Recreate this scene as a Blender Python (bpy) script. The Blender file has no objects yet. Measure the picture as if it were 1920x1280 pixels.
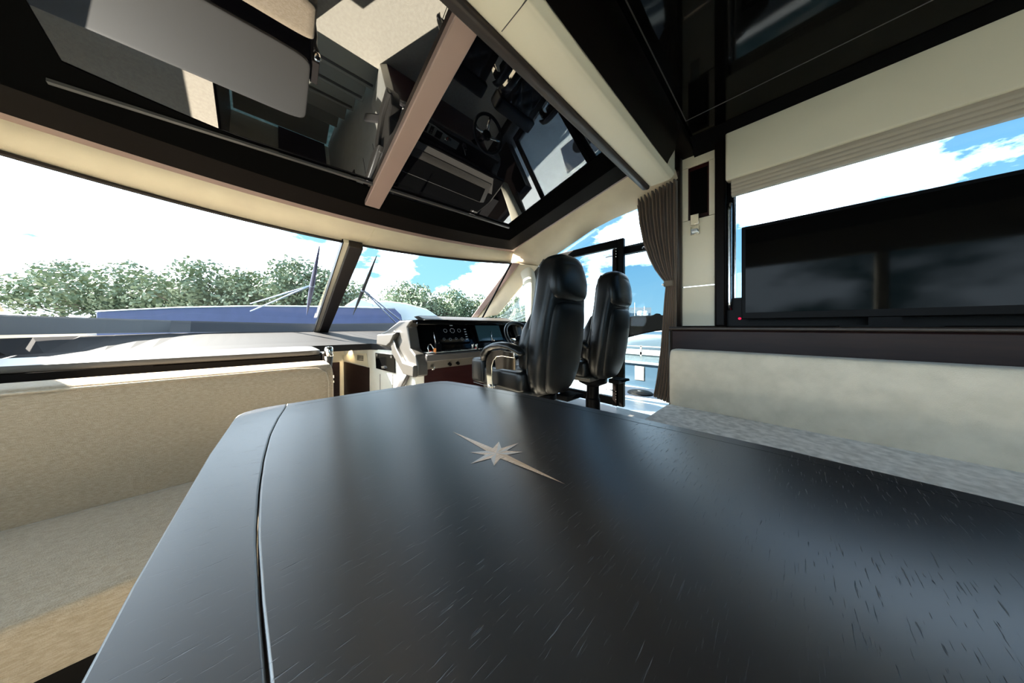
import bpy, bmesh, math, random
from mathutils import Vector, Matrix, noise
PI = math.pi
C = bpy.context.scene.collection
random.seed(7)

# ------------------------------------------------------------------ camera
# boat frame: +X starboard, +Y towards the bow, Z up from the saloon floor
CAM_Z = 1.07
YAW = math.radians(43.3)
FPX = 488.0                      # focal length in pixels of a 1920 wide frame
HORIZ = 612.0
cam = bpy.data.cameras.new('camera'); camo = bpy.data.objects.new('camera', cam); C.objects.link(camo)
camo.location = (0, 0, CAM_Z); camo.rotation_euler = (PI/2, 0, -YAW)
cam.sensor_width = 36; cam.lens = FPX*36/1920; cam.shift_y = -(640-HORIZ)/1920
cam.clip_start = 0.02; cam.clip_end = 2000
sc = bpy.context.scene; sc.camera = camo

# ------------------------------------------------------------------ exposure, world, sun
sc.view_settings.view_transform = 'Standard'; sc.view_settings.look = 'None'
sc.view_settings.gamma = 1; sc.view_settings.use_curve_mapping = False
sc.view_settings.exposure = 0.42
SKY_K = 1.0
w = bpy.data.worlds.new('sky'); sc.world = w; w.use_nodes = True
nt = w.node_tree; N = nt.nodes; L = nt.links; N.clear()
tc = N.new('ShaderNodeTexCoord'); sep = N.new('ShaderNodeSeparateXYZ'); L.new(tc.outputs['Generated'], sep.inputs[0])
grad = N.new('ShaderNodeValToRGB'); L.new(sep.outputs['Z'], grad.inputs[0])
grad.color_ramp.elements[0].position = 0.0; grad.color_ramp.elements[0].color = (0.36, 0.66, 0.84, 1)
grad.color_ramp.elements[1].position = 0.55; grad.color_ramp.elements[1].color = (0.09, 0.27, 0.56, 1)
e = grad.color_ramp.elements.new(0.2); e.color = (0.22, 0.52, 0.80, 1)
mp = N.new('ShaderNodeMapping'); mp.inputs['Scale'].default_value = (1.0, 1.0, 2.3); mp.inputs['Location'].default_value = (3.1, 1.7, 0.25)
L.new(tc.outputs['Generated'], mp.inputs[0])
nz = N.new('ShaderNodeTexNoise'); nz.inputs['Scale'].default_value = 3.4; nz.inputs['Detail'].default_value = 10; nz.inputs['Roughness'].default_value = 0.58
L.new(mp.outputs[0], nz.inputs['Vector'])
# more cloud ahead of the bow (+Y) than abeam (+X)
ms = N.new('ShaderNodeMath'); ms.operation = 'SUBTRACT'; L.new(sep.outputs['Y'], ms.inputs[0]); L.new(sep.outputs['X'], ms.inputs[1])
ma = N.new('ShaderNodeMath'); ma.operation = 'MULTIPLY_ADD'; L.new(ms.outputs[0], ma.inputs[0]); ma.inputs[1].default_value = 0.085; L.new(nz.outputs['Fac'], ma.inputs[2])
def cloudbank(px, py, width, amount, prev):      # a bank of cloud (or a clear patch) standing in one part of the sky
    l_ = (px-960)/488.0; d = Vector((math.sin(YAW)+l_*math.cos(YAW), math.cos(YAW)-l_*math.sin(YAW), (612-py)/488.0)).normalized()
    vm = N.new('ShaderNodeVectorMath'); vm.operation = 'DISTANCE'; L.new(tc.outputs['Generated'], vm.inputs[0]); vm.inputs[1].default_value = d
    mr = N.new('ShaderNodeMapRange'); mr.interpolation_type = 'SMOOTHSTEP'; L.new(vm.outputs['Value'], mr.inputs[0])
    mr.inputs[1].default_value = 0; mr.inputs[2].default_value = width; mr.inputs[3].default_value = amount; mr.inputs[4].default_value = 0
    ad = N.new('ShaderNodeMath'); ad.operation = 'ADD'; L.new(prev.outputs[0], ad.inputs[0]); L.new(mr.outputs[0], ad.inputs[1]); return ad
for bk in ((1110, 545, .16, .16), (1180, 425, .16, .13), (1235, 500, .10, .05), (1215, 565, .15, -.10), (1085, 455, .07, -.08), (1420, 380, .3, .12), (540, 460, .40, .05), (830, 480, .20, -.075), (590, 450, .15, -.14), (740, 545, .12, .07), (900, 530, .14, .08), (710, 475, .12, -.12), (520, 470, .10, .06)):
    ma = cloudbank(*bk, ma)
cl = N.new('ShaderNodeValToRGB'); L.new(ma.outputs[0], cl.inputs[0])
cl.color_ramp.elements[0].position = 0.475; cl.color_ramp.elements[0].color = (0, 0, 0, 1)
cl.color_ramp.elements[1].position = 0.60; cl.color_ramp.elements[1].color = (1, 1, 1, 1)
mx = N.new('ShaderNodeMix'); mx.data_type = 'RGBA'; L.new(cl.outputs[0], mx.inputs[0]); 
hz_ = N.new('ShaderNodeMapRange'); L.new(ms.outputs[0], hz_.inputs[0]); hz_.inputs[1].default_value = -.3; hz_.inputs[2].default_value = .9; hz_.inputs[3].default_value = 0; hz_.inputs[4].default_value = .85
hm = N.new('ShaderNodeMix'); hm.data_type = 'RGBA'; L.new(hz_.outputs[0], hm.inputs[0]); L.new(grad.outputs[0], hm.inputs[6]); hm.inputs[7].default_value = (.30, .62, .70, 1)
L.new(hm.outputs[2], mx.inputs[6]); mx.inputs[7].default_value = (3.9, 4.6, 5.3, 1)
bg = N.new('ShaderNodeBackground'); bg.inputs['Strength'].default_value = 1.25*SKY_K; L.new(mx.outputs[2], bg.inputs[0])
wo = N.new('ShaderNodeOutputWorld'); L.new(bg.outputs[0], wo.inputs[0])

sun = bpy.data.lights.new('sun', 'SUN'); sun.energy = 46.0; sun.angle = math.radians(0.6); sun.color = (1.0, 0.93, 0.82)
suno = bpy.data.objects.new('sun', sun); C.objects.link(suno); suno.location = (-6, 8, 12)
SUN_DIR = Vector((-0.44, 0.68, 0.62)).normalized()      # towards the sun
suno.rotation_euler = SUN_DIR.to_track_quat('Z', 'Y').to_euler()

# ------------------------------------------------------------------ measuring helpers
FX, FY = math.sin(YAW), math.cos(YAW)
def ray(x, y):
    l = (x-960)/FPX; u = (HORIZ-y)/FPX
    return Vector((FX+l*FY, FY-l*FX, u))
O = Vector((0, 0, CAM_Z))
def onX(x, y, X): r = ray(x, y); return O + r*(X/r.x)
def onY(x, y, Y): r = ray(x, y); return O + r*(Y/r.y)
def onZ(x, y, Z): r = ray(x, y); return O + r*((Z-CAM_Z)/r.z)
def onD(x, y, d): return O + ray(x, y)*d
ROOF_S, ROOF_C = 0.2326, 2.449
def roofz(Y, dz=0): return ROOF_C - ROOF_S*Y + dz

# ------------------------------------------------------------------ materials
def mat(name, col, rough=0.5, metal=0.0, spec=0.5, coat=0.0, bump=None, var=None, emis=None, ior=None, sheen=0, coat_r=0.05):
    m = bpy.data.materials.new(name); m.use_nodes = True
    t = m.node_tree; n = t.nodes; l = t.links
    b = n['Principled BSDF']
    b.inputs['Base Color'].default_value = (*col, 1); b.inputs['Roughness'].default_value = rough
    b.inputs['Metallic'].default_value = metal; b.inputs['Specular IOR Level'].default_value = spec
    b.inputs['Coat Weight'].default_value = coat; b.inputs['Coat Roughness'].default_value = coat_r
    if sheen: b.inputs['Sheen Weight'].default_value = sheen
    if ior: b.inputs['IOR'].default_value = ior
    if emis: b.inputs['Emission Color'].default_value = (*emis[0], 1); b.inputs['Emission Strength'].default_value = emis[1]
    if bump or var:
        c = n.new('ShaderNodeTexCoord'); mpp = n.new('ShaderNodeMapping'); l.new(c.outputs['Object'], mpp.inputs[0])
    if bump:                     # (scale, strength, distance, (sx, sy, sz))
        mpp.inputs['Scale'].default_value = bump[3] if len(bump) > 3 else (1, 1, 1)
        z = n.new('ShaderNodeTexNoise'); z.inputs['Scale'].default_value = bump[0]; z.inputs['Detail'].default_value = 4
        l.new(mpp.outputs[0], z.inputs['Vector'])
        bp = n.new('ShaderNodeBump'); bp.inputs['Strength'].default_value = bump[1]; bp.inputs['Distance'].default_value = bump[2]
        l.new(z.outputs['Fac'], bp.inputs['Height']); l.new(bp.outputs[0], b.inputs['Normal'])
    if var:                      # (scale, second colour, (sx, sy, sz))
        mp2 = n.new('ShaderNodeMapping'); l.new(c.outputs['Object'], mp2.inputs[0])
        mp2.inputs['Scale'].default_value = var[2] if len(var) > 2 else (1, 1, 1)
        z = n.new('ShaderNodeTexNoise'); z.inputs['Scale'].default_value = var[0]; z.inputs['Detail'].default_value = 6
        l.new(mp2.outputs[0], z.inputs['Vector'])
        r = n.new('ShaderNodeValToRGB'); l.new(z.outputs['Fac'], r.inputs[0])
        r.color_ramp.elements[0].position = 0.35; r.color_ramp.elements[0].color = (*col, 1)
        r.color_ramp.elements[1].position = 0.65; r.color_ramp.elements[1].color = (*var[1], 1)
        l.new(r.outputs[0], b.inputs['Base Color'])
    return m

def glass_mat(name, tint, refl=1.0):
    m = bpy.data.materials.new(name); m.use_nodes = True
    t = m.node_tree; n = t.nodes; l = t.links; n.clear()
    tr = n.new('ShaderNodeBsdfTransparent'); tr.inputs[0].default_value = (*tint, 1)
    gl = n.new('ShaderNodeBsdfGlossy'); gl.inputs['Roughness'].default_value = 0.0; gl.inputs[0].default_value = (refl, refl, refl, 1)
    lw = n.new('ShaderNodeLayerWeight'); lw.inputs[0].default_value = .5      # Schlick falloff, the same from both sides
    p5 = n.new('ShaderNodeMath'); p5.operation = 'POWER'; l.new(lw.outputs['Facing'], p5.inputs[0]); p5.inputs[1].default_value = 5
    fr = n.new('ShaderNodeMath'); fr.operation = 'MULTIPLY_ADD'; l.new(p5.outputs[0], fr.inputs[0]); fr.inputs[1].default_value = .5; fr.inputs[2].default_value = .04
    mi = n.new('ShaderNodeMixShader'); l.new(fr.outputs[0], mi.inputs[0]); l.new(tr.outputs[0], mi.inputs[1]); l.new(gl.outputs[0], mi.inputs[2])
    o = n.new('ShaderNodeOutputMaterial'); l.new(mi.outputs[0], o.inputs[0])
    return m

M = dict(
  headliner=mat('suede_headliner', (0.74, 0.64, 0.47), 0.85, bump=(260, .25, .002), var=(5, (0.68, 0.58, 0.43)), spec=.2),
  cream=mat('cream_leather', (0.70, 0.64, 0.50), 0.5, bump=(300, .1, .001), spec=.35),
  valance=mat('cream_valance', (0.60, 0.56, 0.44), 0.6, bump=(300, .1, .001)),
  brown=mat('dark_brown_lacquer', (0.005, 0.0035, 0.003), 0.42, spec=.07),
  brownmatte=mat('brown_leather_trim', (0.026, 0.019, 0.016), 0.42, spec=.35),
  rose=mat('rose_brown_leather', (0.30, 0.20, 0.17), 0.40, bump=(220, .08, .001)),
  blackgloss=mat('black_gloss', (0.003, 0.003, 0.003), 0.08, spec=.2),
  ceilgloss=mat('black_ceiling_gloss', (0.002, 0.002, 0.002), 0.05, spec=.08),
  matte=mat('matte_black', (0.003, 0.003, 0.003), 0.7, spec=.0),
  lip=mat('dark_brown_suede_lip', (0.009, 0.0065, 0.0055), 0.6, spec=.04),
  roofglass=mat('dark_roof_glass', (0.002, 0.002, 0.003), 0.012, ior=1.85),
  black=mat('black_satin', (0.0025, 0.0025, 0.003), 0.4, spec=.06),
  frame=mat('window_frame_black', (0.003, 0.003, 0.003), 0.38, spec=.07),
  wallwood=mat('dark_wenge_wall', (0.012, 0.005, 0.005), 0.40, var=(6, (0.018, 0.008, 0.007), (1, 1, 9)), spec=.15),
  redwood=mat('dark_red_wood', (0.018, 0.003, 0.003), 0.3, var=(5, (0.024, 0.005, 0.005), (1, 1, 9)), coat=.1, spec=.3),
  taupe=mat('taupe_leather', (0.060, 0.054, 0.047), 0.42, bump=(240, .08, .001)),
  taupedk=mat('grey_taupe_dash', (0.065, 0.06, 0.058), 0.38, bump=(240, .06, .001)),
  dash=mat('brown_grey_dash_leather', (0.017, 0.0155, 0.0155), 0.7, spec=.06, bump=(240, .06, .001)),
  white=mat('white_panel', (0.72, 0.70, 0.64), 0.4, var=(7, (0.66, 0.64, 0.57))),
  whitegloss=mat('white_gelcoat', (0.52, 0.54, 0.55), 0.2),
  fabric=mat('beige_weave', (0.36, 0.28, 0.19), 0.9, bump=(420, .5, .003, (1, 1, 1)), var=(230, (0.46, 0.37, 0.27), (.35, 1, 1.6)), spec=.1, sheen=.2),
  sofafab=mat('grey_beige_velour', (0.47, 0.43, 0.35), 0.9, bump=(300, .4, .003), var=(12, (0.55, 0.50, 0.41)), spec=.1, sheen=.3),
  velvet=mat('grey_crushed_velvet', (0.36, 0.33, 0.31), 0.7, bump=(60, .4, .004), var=(28, (0.66, 0.62, 0.59)), spec=.2, sheen=.5),
  leather=mat('black_leather', (0.003, 0.0034, 0.0038), 0.33, bump=(260, .10, .0012), spec=.33),
  leather2=mat('black_leather_panel', (0.0025, 0.003, 0.0034), 0.42, bump=(260, .10, .0012), spec=.25),
  piping=mat('grey_piping', (0.10, 0.10, 0.10), 0.4),
  chrome=mat('chrome', (0.85, 0.80, 0.72), 0.08, metal=1),
  steel=mat('brushed_steel', (0.55, 0.55, 0.56), 0.25, metal=1),
  curtain=mat('brown_curtain', (0.105, 0.066, 0.043), 0.75, bump=(300, .2, .001), sheen=.3),
  tie=mat('curtain_tieback', (0.13, 0.10, 0.07), 0.6),
  carpet=mat('pale_carpet', (0.72, 0.66, 0.55), 0.95, bump=(200, .5, .004), var=(40, (0.64, 0.58, 0.48)), spec=.1),
  step=mat('stair_tread', (0.42, 0.42, 0.36), 0.6, bump=(80, .1, .002)),
  shade=mat('blind_fabric', (0.36, 0.32, 0.26), 0.9, bump=(300, .3, .002)),
  screen=mat('screen_glass', (0.004, 0.005, 0.007), 0.08, coat=.5),
  screen2=mat('chart_screen_glass', (0.004, 0.02, 0.03), 0.08, emis=((.05, .12, .15), .12)),
  glyph=mat('screen_glyphs', (0.3, 0.34, 0.36), 0.5, emis=((.5, .6, .65), .12)),
  led=mat('red_standby_lamp', (0.4, 0.0, 0.02), 0.4, emis=((1, .03, .12), .6)),
  lamp=mat('warm_lamp', (1, .8, .5), 0.4, emis=((1, .72, .36), 6)),
  orange=mat('orange_plastic', (0.8, 0.25, 0.05), 0.4),
  red=mat('red_plastic', (0.7, 0.03, 0.02), 0.4),
  starA=mat('inlay_pale_wood', (0.78, 0.56, 0.40), 0.35, var=(60, (0.45, 0.29, 0.18), (1, 14, 1))),
  starB=mat('inlay_warm_wood', (0.55, 0.34, 0.21), 0.35, var=(60, (0.55, 0.37, 0.24), (1, 14, 1))),
  starC=mat('inlay_grey_wood', (0.50, 0.43, 0.38), 0.35),
  groove=mat('inlay_groove', (0.004, 0.003, 0.003), 0.6),
  blue=mat('blue_tarpaulin', (0.045, 0.057, 0.135), 0.7, var=(2, (0.052, 0.065, 0.155))),
  leaf=mat('leaves', (0.11, 0.15, 0.08), 0.6, var=(.8, (0.20, 0.25, 0.15))),
  bark=mat('bark', (0.10, 0.07, 0.05), 0.9),
  roofgrey=mat('grey_roof', (0.30, 0.34, 0.36), 0.6),
  bluegrey=mat('blue_grey_gloss', (0.05, 0.085, 0.12), 0.12, coat=.5),
  mat=mat('dark_deck_covering', (0.035, 0.045, 0.065), 0.5),
  water=mat('harbour_water', (0.02, 0.045, 0.05), 0.08, bump=(1.5, .5, .3)),
  planks=mat('weathered_planks', (0.33, 0.31, 0.29), 0.8, var=(3, (0.22, 0.21, 0.20), (1, 12, 1))),
  wiper=mat('wiper_metal', (0.25, 0.30, 0.40), 0.3, metal=.6),
  wiperblue=mat('wiper_blade_rubber', (0.008, 0.013, 0.07), 0.6),
)
GL = glass_mat('clear_glass', (0.93, 0.96, 0.97)); GT = glass_mat('tinted_glass', (0.76, 0.82, 0.84), .2)

# table wood: near black open-pored oak
tw = mat('black_stained_oak', (0.009, 0.006, 0.0055), 0.35, spec=.8, ior=1.88)
t = tw.node_tree; n = t.nodes; l = t.links; b = n['Principled BSDF']
c = n.new('ShaderNodeTexCoord'); m1 = n.new('ShaderNodeMapping'); m1.inputs['Scale'].default_value = (12, 190, 1); m1.inputs['Rotation'].default_value = (0, 0, .10); l.new(c.outputs['Object'], m1.inputs[0])
z1 = n.new('ShaderNodeTexNoise'); z1.inputs['Scale'].default_value = 2.4; z1.inputs['Detail'].default_value = 3; l.new(m1.outputs[0], z1.inputs['Vector'])
r1 = n.new('ShaderNodeValToRGB'); r1.color_ramp.elements[0].position = .24; r1.color_ramp.elements[1].position = .36; l.new(z1.outputs['Fac'], r1.inputs[0])
bp = n.new('ShaderNodeBump'); bp.inputs['Strength'].default_value = .45; bp.inputs['Distance'].default_value = .0012
l.new(r1.outputs[0], bp.inputs['Height']); l.new(bp.outputs[0], b.inputs['Normal'])
tg = n.new('ShaderNodeCombineXYZ'); tg.inputs[1].default_value = 1.0     # grain runs along X, so highlights stretch along Y
l.new(tg.outputs[0], b.inputs['Tangent']); b.inputs['Anisotropic'].default_value = .8
M['table'] = tw

# ------------------------------------------------------------------ mesh builder
class MB:
    def __init__(s): s.v = []; s.f = []; s.mi = []; s.cur = 0
    def add(s, vs, fs):
        o = len(s.v); s.v += [Vector(p) for p in vs]
        for f in fs: s.f.append([i+o for i in f]); s.mi.append(s.cur)
        return s
    def box(s, c, d, rot=None):
        c = Vector(c); h = Vector(d)/2
        vs = [Vector((x*h.x, y*h.y, z*h.z)) for x in (-1, 1) for y in (-1, 1) for z in (-1, 1)]
        if rot is not None: vs = [rot @ p for p in vs]
        return s.add([c+p for p in vs], [(0, 1, 3, 2), (4, 6, 7, 5), (0, 4, 5, 1), (2, 3, 7, 6), (0, 2, 6, 4), (1, 5, 7, 3)])
    def span(s, a, b):
        a = Vector(a); b = Vector(b); return s.box((a+b)/2, [abs(x) for x in (b-a)])
    def prism(s, poly, ext):       # closed 3D polygon, extruded by a vector
        n = len(poly); e = Vector(ext); p = [Vector(q) for q in poly]
        return s.add(p+[q+e for q in p], [list(range(n))[::-1], list(range(n, 2*n))]+[(i, (i+1) % n, (i+1) % n+n, i+n) for i in range(n)])
    def grid(s, rows, closed=False):
        nr, nc = len(rows), len(rows[0]); vs = [p for r in rows for p in r]; fs = []
        for i in range(nr-1):
            for j in range(nc if closed else nc-1):
                k = (j+1) % nc
                fs.append((i*nc+j, i*nc+k, (i+1)*nc+k, (i+1)*nc+j))
        return s.add(vs, fs)
    def loft(s, rings, cap=True):
        o = len(s.v); s.grid(rings, True); nr, nc = len(rings), len(rings[0])
        if cap:
            s.f.append([o+j for j in range(nc)][::-1]); s.mi.append(s.cur)
            s.f.append([o+(nr-1)*nc+j for j in range(nc)]); s.mi.append(s.cur)
        return s
    def tube(s, pts, r, seg=10):
        pts = [Vector(p) for p in pts]; rings = []; up = Vector((0, 0, 1))
        for i, p in enumerate(pts):
            d = (pts[min(i+1, len(pts)-1)]-pts[max(i-1, 0)]).normalized()
            a = d.cross(up if abs(d.z) < .95 else Vector((1, 0, 0))).normalized(); bb = d.cross(a)
            rr = r[i] if isinstance(r, (list, tuple)) else r
            rings.append([p+(a*math.cos(2*PI*k/seg)+bb*math.sin(2*PI*k/seg))*rr for k in range(seg)])
        return s.loft(rings)
    def lathe(s, c, prof, axis=(0, 0, 1), seg=24):
        ax = Vector(axis).normalized(); a = ax.orthogonal().normalized(); bb = ax.cross(a); c = Vector(c)
        return s.loft([[c+ax*h+(a*math.cos(2*PI*k/seg)+bb*math.sin(2*PI*k/seg))*max(r, 1e-4) for k in range(seg)] for r, h in prof])
    def build(s, name, m, parent=None, bevel=0, smooth=False, sub=0, seg=2, solid=0, loc=None):
        o0 = worldloc(parent) if parent else Vector((0, 0, 0))
        if loc is not None: o0 = o0+Vector(loc)
        me = bpy.data.meshes.new(name); me.from_pydata([p-o0 for p in s.v], [], s.f)
        ms_ = m if isinstance(m, (list, tuple)) else [m]
        for q in ms_: me.materials.append(q)
        if len(ms_) > 1:
            for i, p in enumerate(me.polygons): p.material_index = s.mi[i]
        bm = bmesh.new(); bm.from_mesh(me); bmesh.ops.remove_doubles(bm, verts=bm.verts, dist=1e-6)
        bmesh.ops.recalc_face_normals(bm, faces=bm.faces); bm.to_mesh(me); bm.free()
        if smooth: me.shade_smooth()
        o = bpy.data.objects.new(name, me); C.objects.link(o)
        if loc is not None: o.location = loc
        if parent: o.parent = parent
        if solid:
            q = o.modifiers.new('solid', 'SOLIDIFY'); q.thickness = solid; q.offset = 0
        if bevel:
            q = o.modifiers.new('bevel', 'BEVEL'); q.width = bevel; q.segments = seg; q.limit_method = 'ANGLE'; q.angle_limit = math.radians(35)
            if not smooth: me.shade_smooth(); 
            me.set_sharp_from_angle(angle=math.radians(40)) if not smooth else None
        if sub:
            q = o.modifiers.new('sub', 'SUBSURF'); q.levels = sub; q.render_levels = sub
        return o
def worldloc(o):
    v = Vector((0, 0, 0))
    while o: v = v+o.location; o = o.parent
    return v
def thing(name, loc, label, cat, group=None):
    o = bpy.data.objects.new(name, None); C.objects.link(o); o.location = loc; o.empty_display_size = .05
    o['label'] = label; o['category'] = cat
    if group: o['group'] = group
    return o
def tag(o, label, cat, group=None, kind=None):
    o['label'] = label; o['category'] = cat
    if group: o['group'] = group
    if kind: o['kind'] = kind
    return o
def struct(o, label=None):
    o['kind'] = 'structure'
    if label: o['label'] = label
    return o
def copytree(o, parent=None):
    c_ = o.copy(); C.objects.link(c_); c_.parent = parent
    for ch in [k for k in bpy.data.objects if k.parent == o and k != c_]: copytree(ch, c_)
    return c_
def sring(c, hw, hd, n=28, p=3.0):    # superellipse ring in XY
    r = []
    for k in range(n):
        a = 2*PI*k/n; ca, sa = math.cos(a), math.sin(a)
        r.append(Vector(c)+Vector((hw*math.copysign(abs(ca)**(2/p), ca), hd*math.copysign(abs(sa)**(2/p), sa), 0)))
    return r
def rbox(mb, a, b, r=.03, n=6):       # soft cushion block: rounded in all axes through superellipse stack
    a = Vector(a); b = Vector(b); c_ = (a+b)/2; h = (b-a)/2
    rings = []
    for i in range(2*n+1):
        t_ = -1+i/n
        ang = t_*PI/2
        zz = math.copysign(abs(math.sin(ang))**.35, ang)
        k = r*(1-abs(math.cos(ang))**.35)
        z_ = c_.z+h.z*zz
        rings.append(sring((c_.x, c_.y, z_), max(h.x-k, .001), max(h.y-k, .001), 40, 12))
    return mb.loft(rings)

CL = 0.555                       # boat centreline
XS, XP = 2.42, -1.31             # starboard and port linings

# ================================================================== SETTING
# ---- floor with the companionway well
SW0, SW1, SY0, SY1 = -0.35, 0.74, 2.05, 3.95
f = MB()
f.span((-1.6, -2.6, -.05), (2.8, SY0, 0)); f.span((-1.6, SY0, -.05), (SW0, 5.0, 0)); f.span((.98, SY0, -.05), (2.8, 5.0, 0))
f.span((SW0, SY1+.02, -.05), (.98, 5.0, 0)); f.prism([(.95, SY0, -.05), (.99, SY0, -.05), (.99, SY1+.05, -.05), (.74, SY1+.05, -.05)], (0, 0, .05))
struct(f.build('floor', M['carpet']))
st = MB()
for k in range(5):
    st.span((SW0, SY0+.02+.27*k, -.2*(k+1)-.05), (.90-.035*k, SY0+.02+.27*(k+1)+.02, -.2*(k+1)))
    st.span((SW0, SY0+.27*k, -.2*(k+1)), (.90-.035*k, SY0+.02+.27*k, -.2*k-.05 if k == 0 else -.2*k-.05))
st.span((SW0+.02, SY0+1.37, -1.25), (.70, SY1-.05, -1.2))
sto = tag(st.build('staircase', M['step'], bevel=.008), 'pale grey steps going down below the dashboard beside the white wall', 'stairs')
nz_ = MB()
for k in range(3): nz_.span((SW0, SY0+.25+.27*k, -.2*(k+1)), (.88-.035*k, SY0+.275+.27*k, -.2*(k+1)+.006))
nz_.build('nosing', M['taupe'], sto)

# ---- ceiling: pale headliner round the roof glass
def yf(X): return 2.355-.07*(X-CL)**2
def yo(X): return 2.68-.19*(X-CL)**2
hl = MB()
xs = [2*CL-2.085+i*(2*(2.085-CL))/24 for i in range(25)]
hl.grid([[(X, yf(X), roofz(yf(X))) for X in xs], [(X, (yf(X)*.5+yo(X)*.5), (roofz(yf(X))*.45+1.82*.55)) for X in xs], [(X, yo(X), 1.82) for X in xs]])
side_px = [(1007, 500, 2.28), (1052, 470, 2.30), (1110, 430, 2.33), (1150, 409, 2.35), (1195, 390, 2.37), (1226, 374, 2.385), (1264, 350, 2.40)]
outer = [onX(*q) for q in side_px]
outer.insert(0, Vector((2.14, 2.24, 1.80)))
outer.append(Vector((2.41, .6, outer[-1].z+.02)))
ysr = [2.195]+[max(min(p.y, 2.19), .6) for p in outer[1:]]
for sgn in (1, -1):
    rowi = [Vector((2.085 if i == 0 else 2.05, y, roofz(y))) for i, y in enumerate(ysr)]
    rowm = [a*.3+b_*.7+Vector((0, 0, .035)) for a, b_ in zip(rowi, outer)]
    rows = [rowi, rowm, outer, [p+Vector((.03, 0, .05)) for p in outer]]
    if sgn < 0: rows = [[Vector((2*CL-p.x, p.y, p.z)) for p in r] for r in rows]
    hl.grid(rows)
ceil = struct(hl.build('ceiling', M['headliner'], smooth=True, solid=.012), 'pale suede headliner round the dark roof glass')
# seam in the front headliner
sm = MB(); X = .66
sm.tube([(X-.0, yf(X), roofz(yf(X))-.007), (X, yf(X)*.5+yo(X)*.5, roofz(yf(X))*.45+1.82*.55-.007), (X-.0, yo(X), 1.813)], .0025, 6); sm.build('seam', M['headliner'], ceil)
# roof frame (brown lip, then black band), glass
LW, BW = .245, .19
def frame_ring(xa, ya_fn, xb, dz0, wdt, dz1):
    """ring strip between an outer rounded front boundary and one moved inwards by wdt"""
    out = [(2*CL-xa, .62)]+[(X_, ya_fn(X_)) for X_ in [2*CL-xa+i*2*(xa-CL)/16 for i in range(17)]]+[(xa, .62)]
    k = (xa-wdt-CL)/(xa-CL)
    inn = [(CL+(x-CL)*k, y if i in (0, len(out)-1) else ya_fn(x)-wdt) for i, (x, y) in enumerate(out)]
    return [[(x, y, roofz(y, dz0)) for x, y in out], [(x, y, roofz(y, dz1)) for x, y in inn]]
fr = MB()
r0 = frame_ring(2.085, yf, 0, -.006, .05, -.008)
r1 = frame_ring(2.035, lambda X_: yf(X_)-.05, 0, -.008, .185, -.010)
fr.grid([r0[0], r1[0]]); fro = fr.build('roof_frame', M['rose'], ceil, smooth=True)
fr = MB(); fr.grid([r1[0], r1[1]]); fr.build('roof_frame_inner', M['lip'], ceil, smooth=True)
fr = MB(); r2 = frame_ring(1.85, lambda X_: yf(X_)-.235, 0, -.012, .20, -.002); fr.grid([[(x, y, z) for x, y, z in r2[0]], r2[1]]); fr.build('roof_blackout_band', M['matte'], ceil, smooth=True)
g = MB(); g.add([(-.85, 2.2, roofz(2.2, .004)), (1.96, 2.2, roofz(2.2, .004)), (1.96, .6, roofz(.6, .004)), (-.85, .6, roofz(.6, .004))], [(0, 1, 2, 3)])
g.build('roof_glass', M['roofglass'], ceil, solid=.006)
tr = MB(); tr.prism([(x, y, roofz(y, -.008 + d)) for x, y, d in ((-.6, 1.915, 0), (1.68, 1.83, 0), (1.68, 1.815, 0), (-.6, 1.9, 0))], (0, 0, -.012)); tr.build('blind_rail', M['taupedk'], ceil)
mu = MB(); mu.prism([(.505, 2.06, roofz(2.06, -.04)), (.604, 2.06, roofz(2.06, -.04)), (.604, .72, roofz(.72, -.04)), (.505, .72, roofz(.72, -.04))], (0, 0, .045))
mu.build('roof_mullion', M['rose'], ceil, bevel=.006)
# transverse beam and its rail
bz = 2.12
bm_ = MB(); prof = [(.715, bz+.20), (.715, bz+.004), (.70, bz), (.60, bz), (.575, bz+.004), (.55, bz+.03), (.548, bz+.34), (.56, bz+.34)]
bm_.prism([(-1.4, y, z) for y, z in prof], (3.5, 0, 0)); bm_.build('beam', M['cream'], ceil, bevel=.004)
ra = MB(); prof = [(.715, bz-.012), (.73, bz-.018), (.765, bz-.008), (.785, bz+.03), (.785, bz+.19), (.715, bz+.19)]
ra.prism([(-.98, y, z) for y, z in prof], (3.08, 0, 0)); ra.build('beam_rail', M['brownmatte'], ceil, bevel=.008, seg=3)
sm = MB(); p_ = onZ(960, 35, bz); sm.span((p_.x-.002, .575, bz-.001), (p_.x+.001, .70, bz+.003)); sm.build('beam_seam', M['taupe'], ceil)
# brown cove aft of the beam and glossy black ceiling
co = MB(); prof = [(.548, bz+.02), (.535, bz+.05), (.50, bz+.10), (.485, bz+.22), (.50, bz+.34), (.548, bz+.34)]
co.prism([(-1.4, y, z) for y, z in prof], (3.33, 0, 0)); co.span((1.9, .60, 2.29), (2.46, .66, 2.5)); co.span((1.9, .49, 2.40), (2.46, .62, 2.5)); co.build('cove', M['brown'], ceil, bevel=.006)
ac = MB(); ac.span((-1.35, -2.6, 2.45), (2.5, .5, 2.5)); ac.build('glossy_panel', M['ceilgloss'], ceil)
sm = MB(); sm.span((-1.0, .468, 2.4475), (2.05, .473, 2.4505)); sm.span((2.045, -2.5, 2.4475), (2.05, .47, 2.4505)); sm.build('panel_seam', M['taupedk'], ceil)
cn = MB(); cn.prism([(2.43, -2.6, 2.38), (2.36, -2.6, 2.40), (2.25, -2.6, 2.445), (2.25, -2.6, 2.47), (2.45, -2.6, 2.47)], (0, 3.1, 0)); cn.build('cornice', M['black'], ceil)
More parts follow.
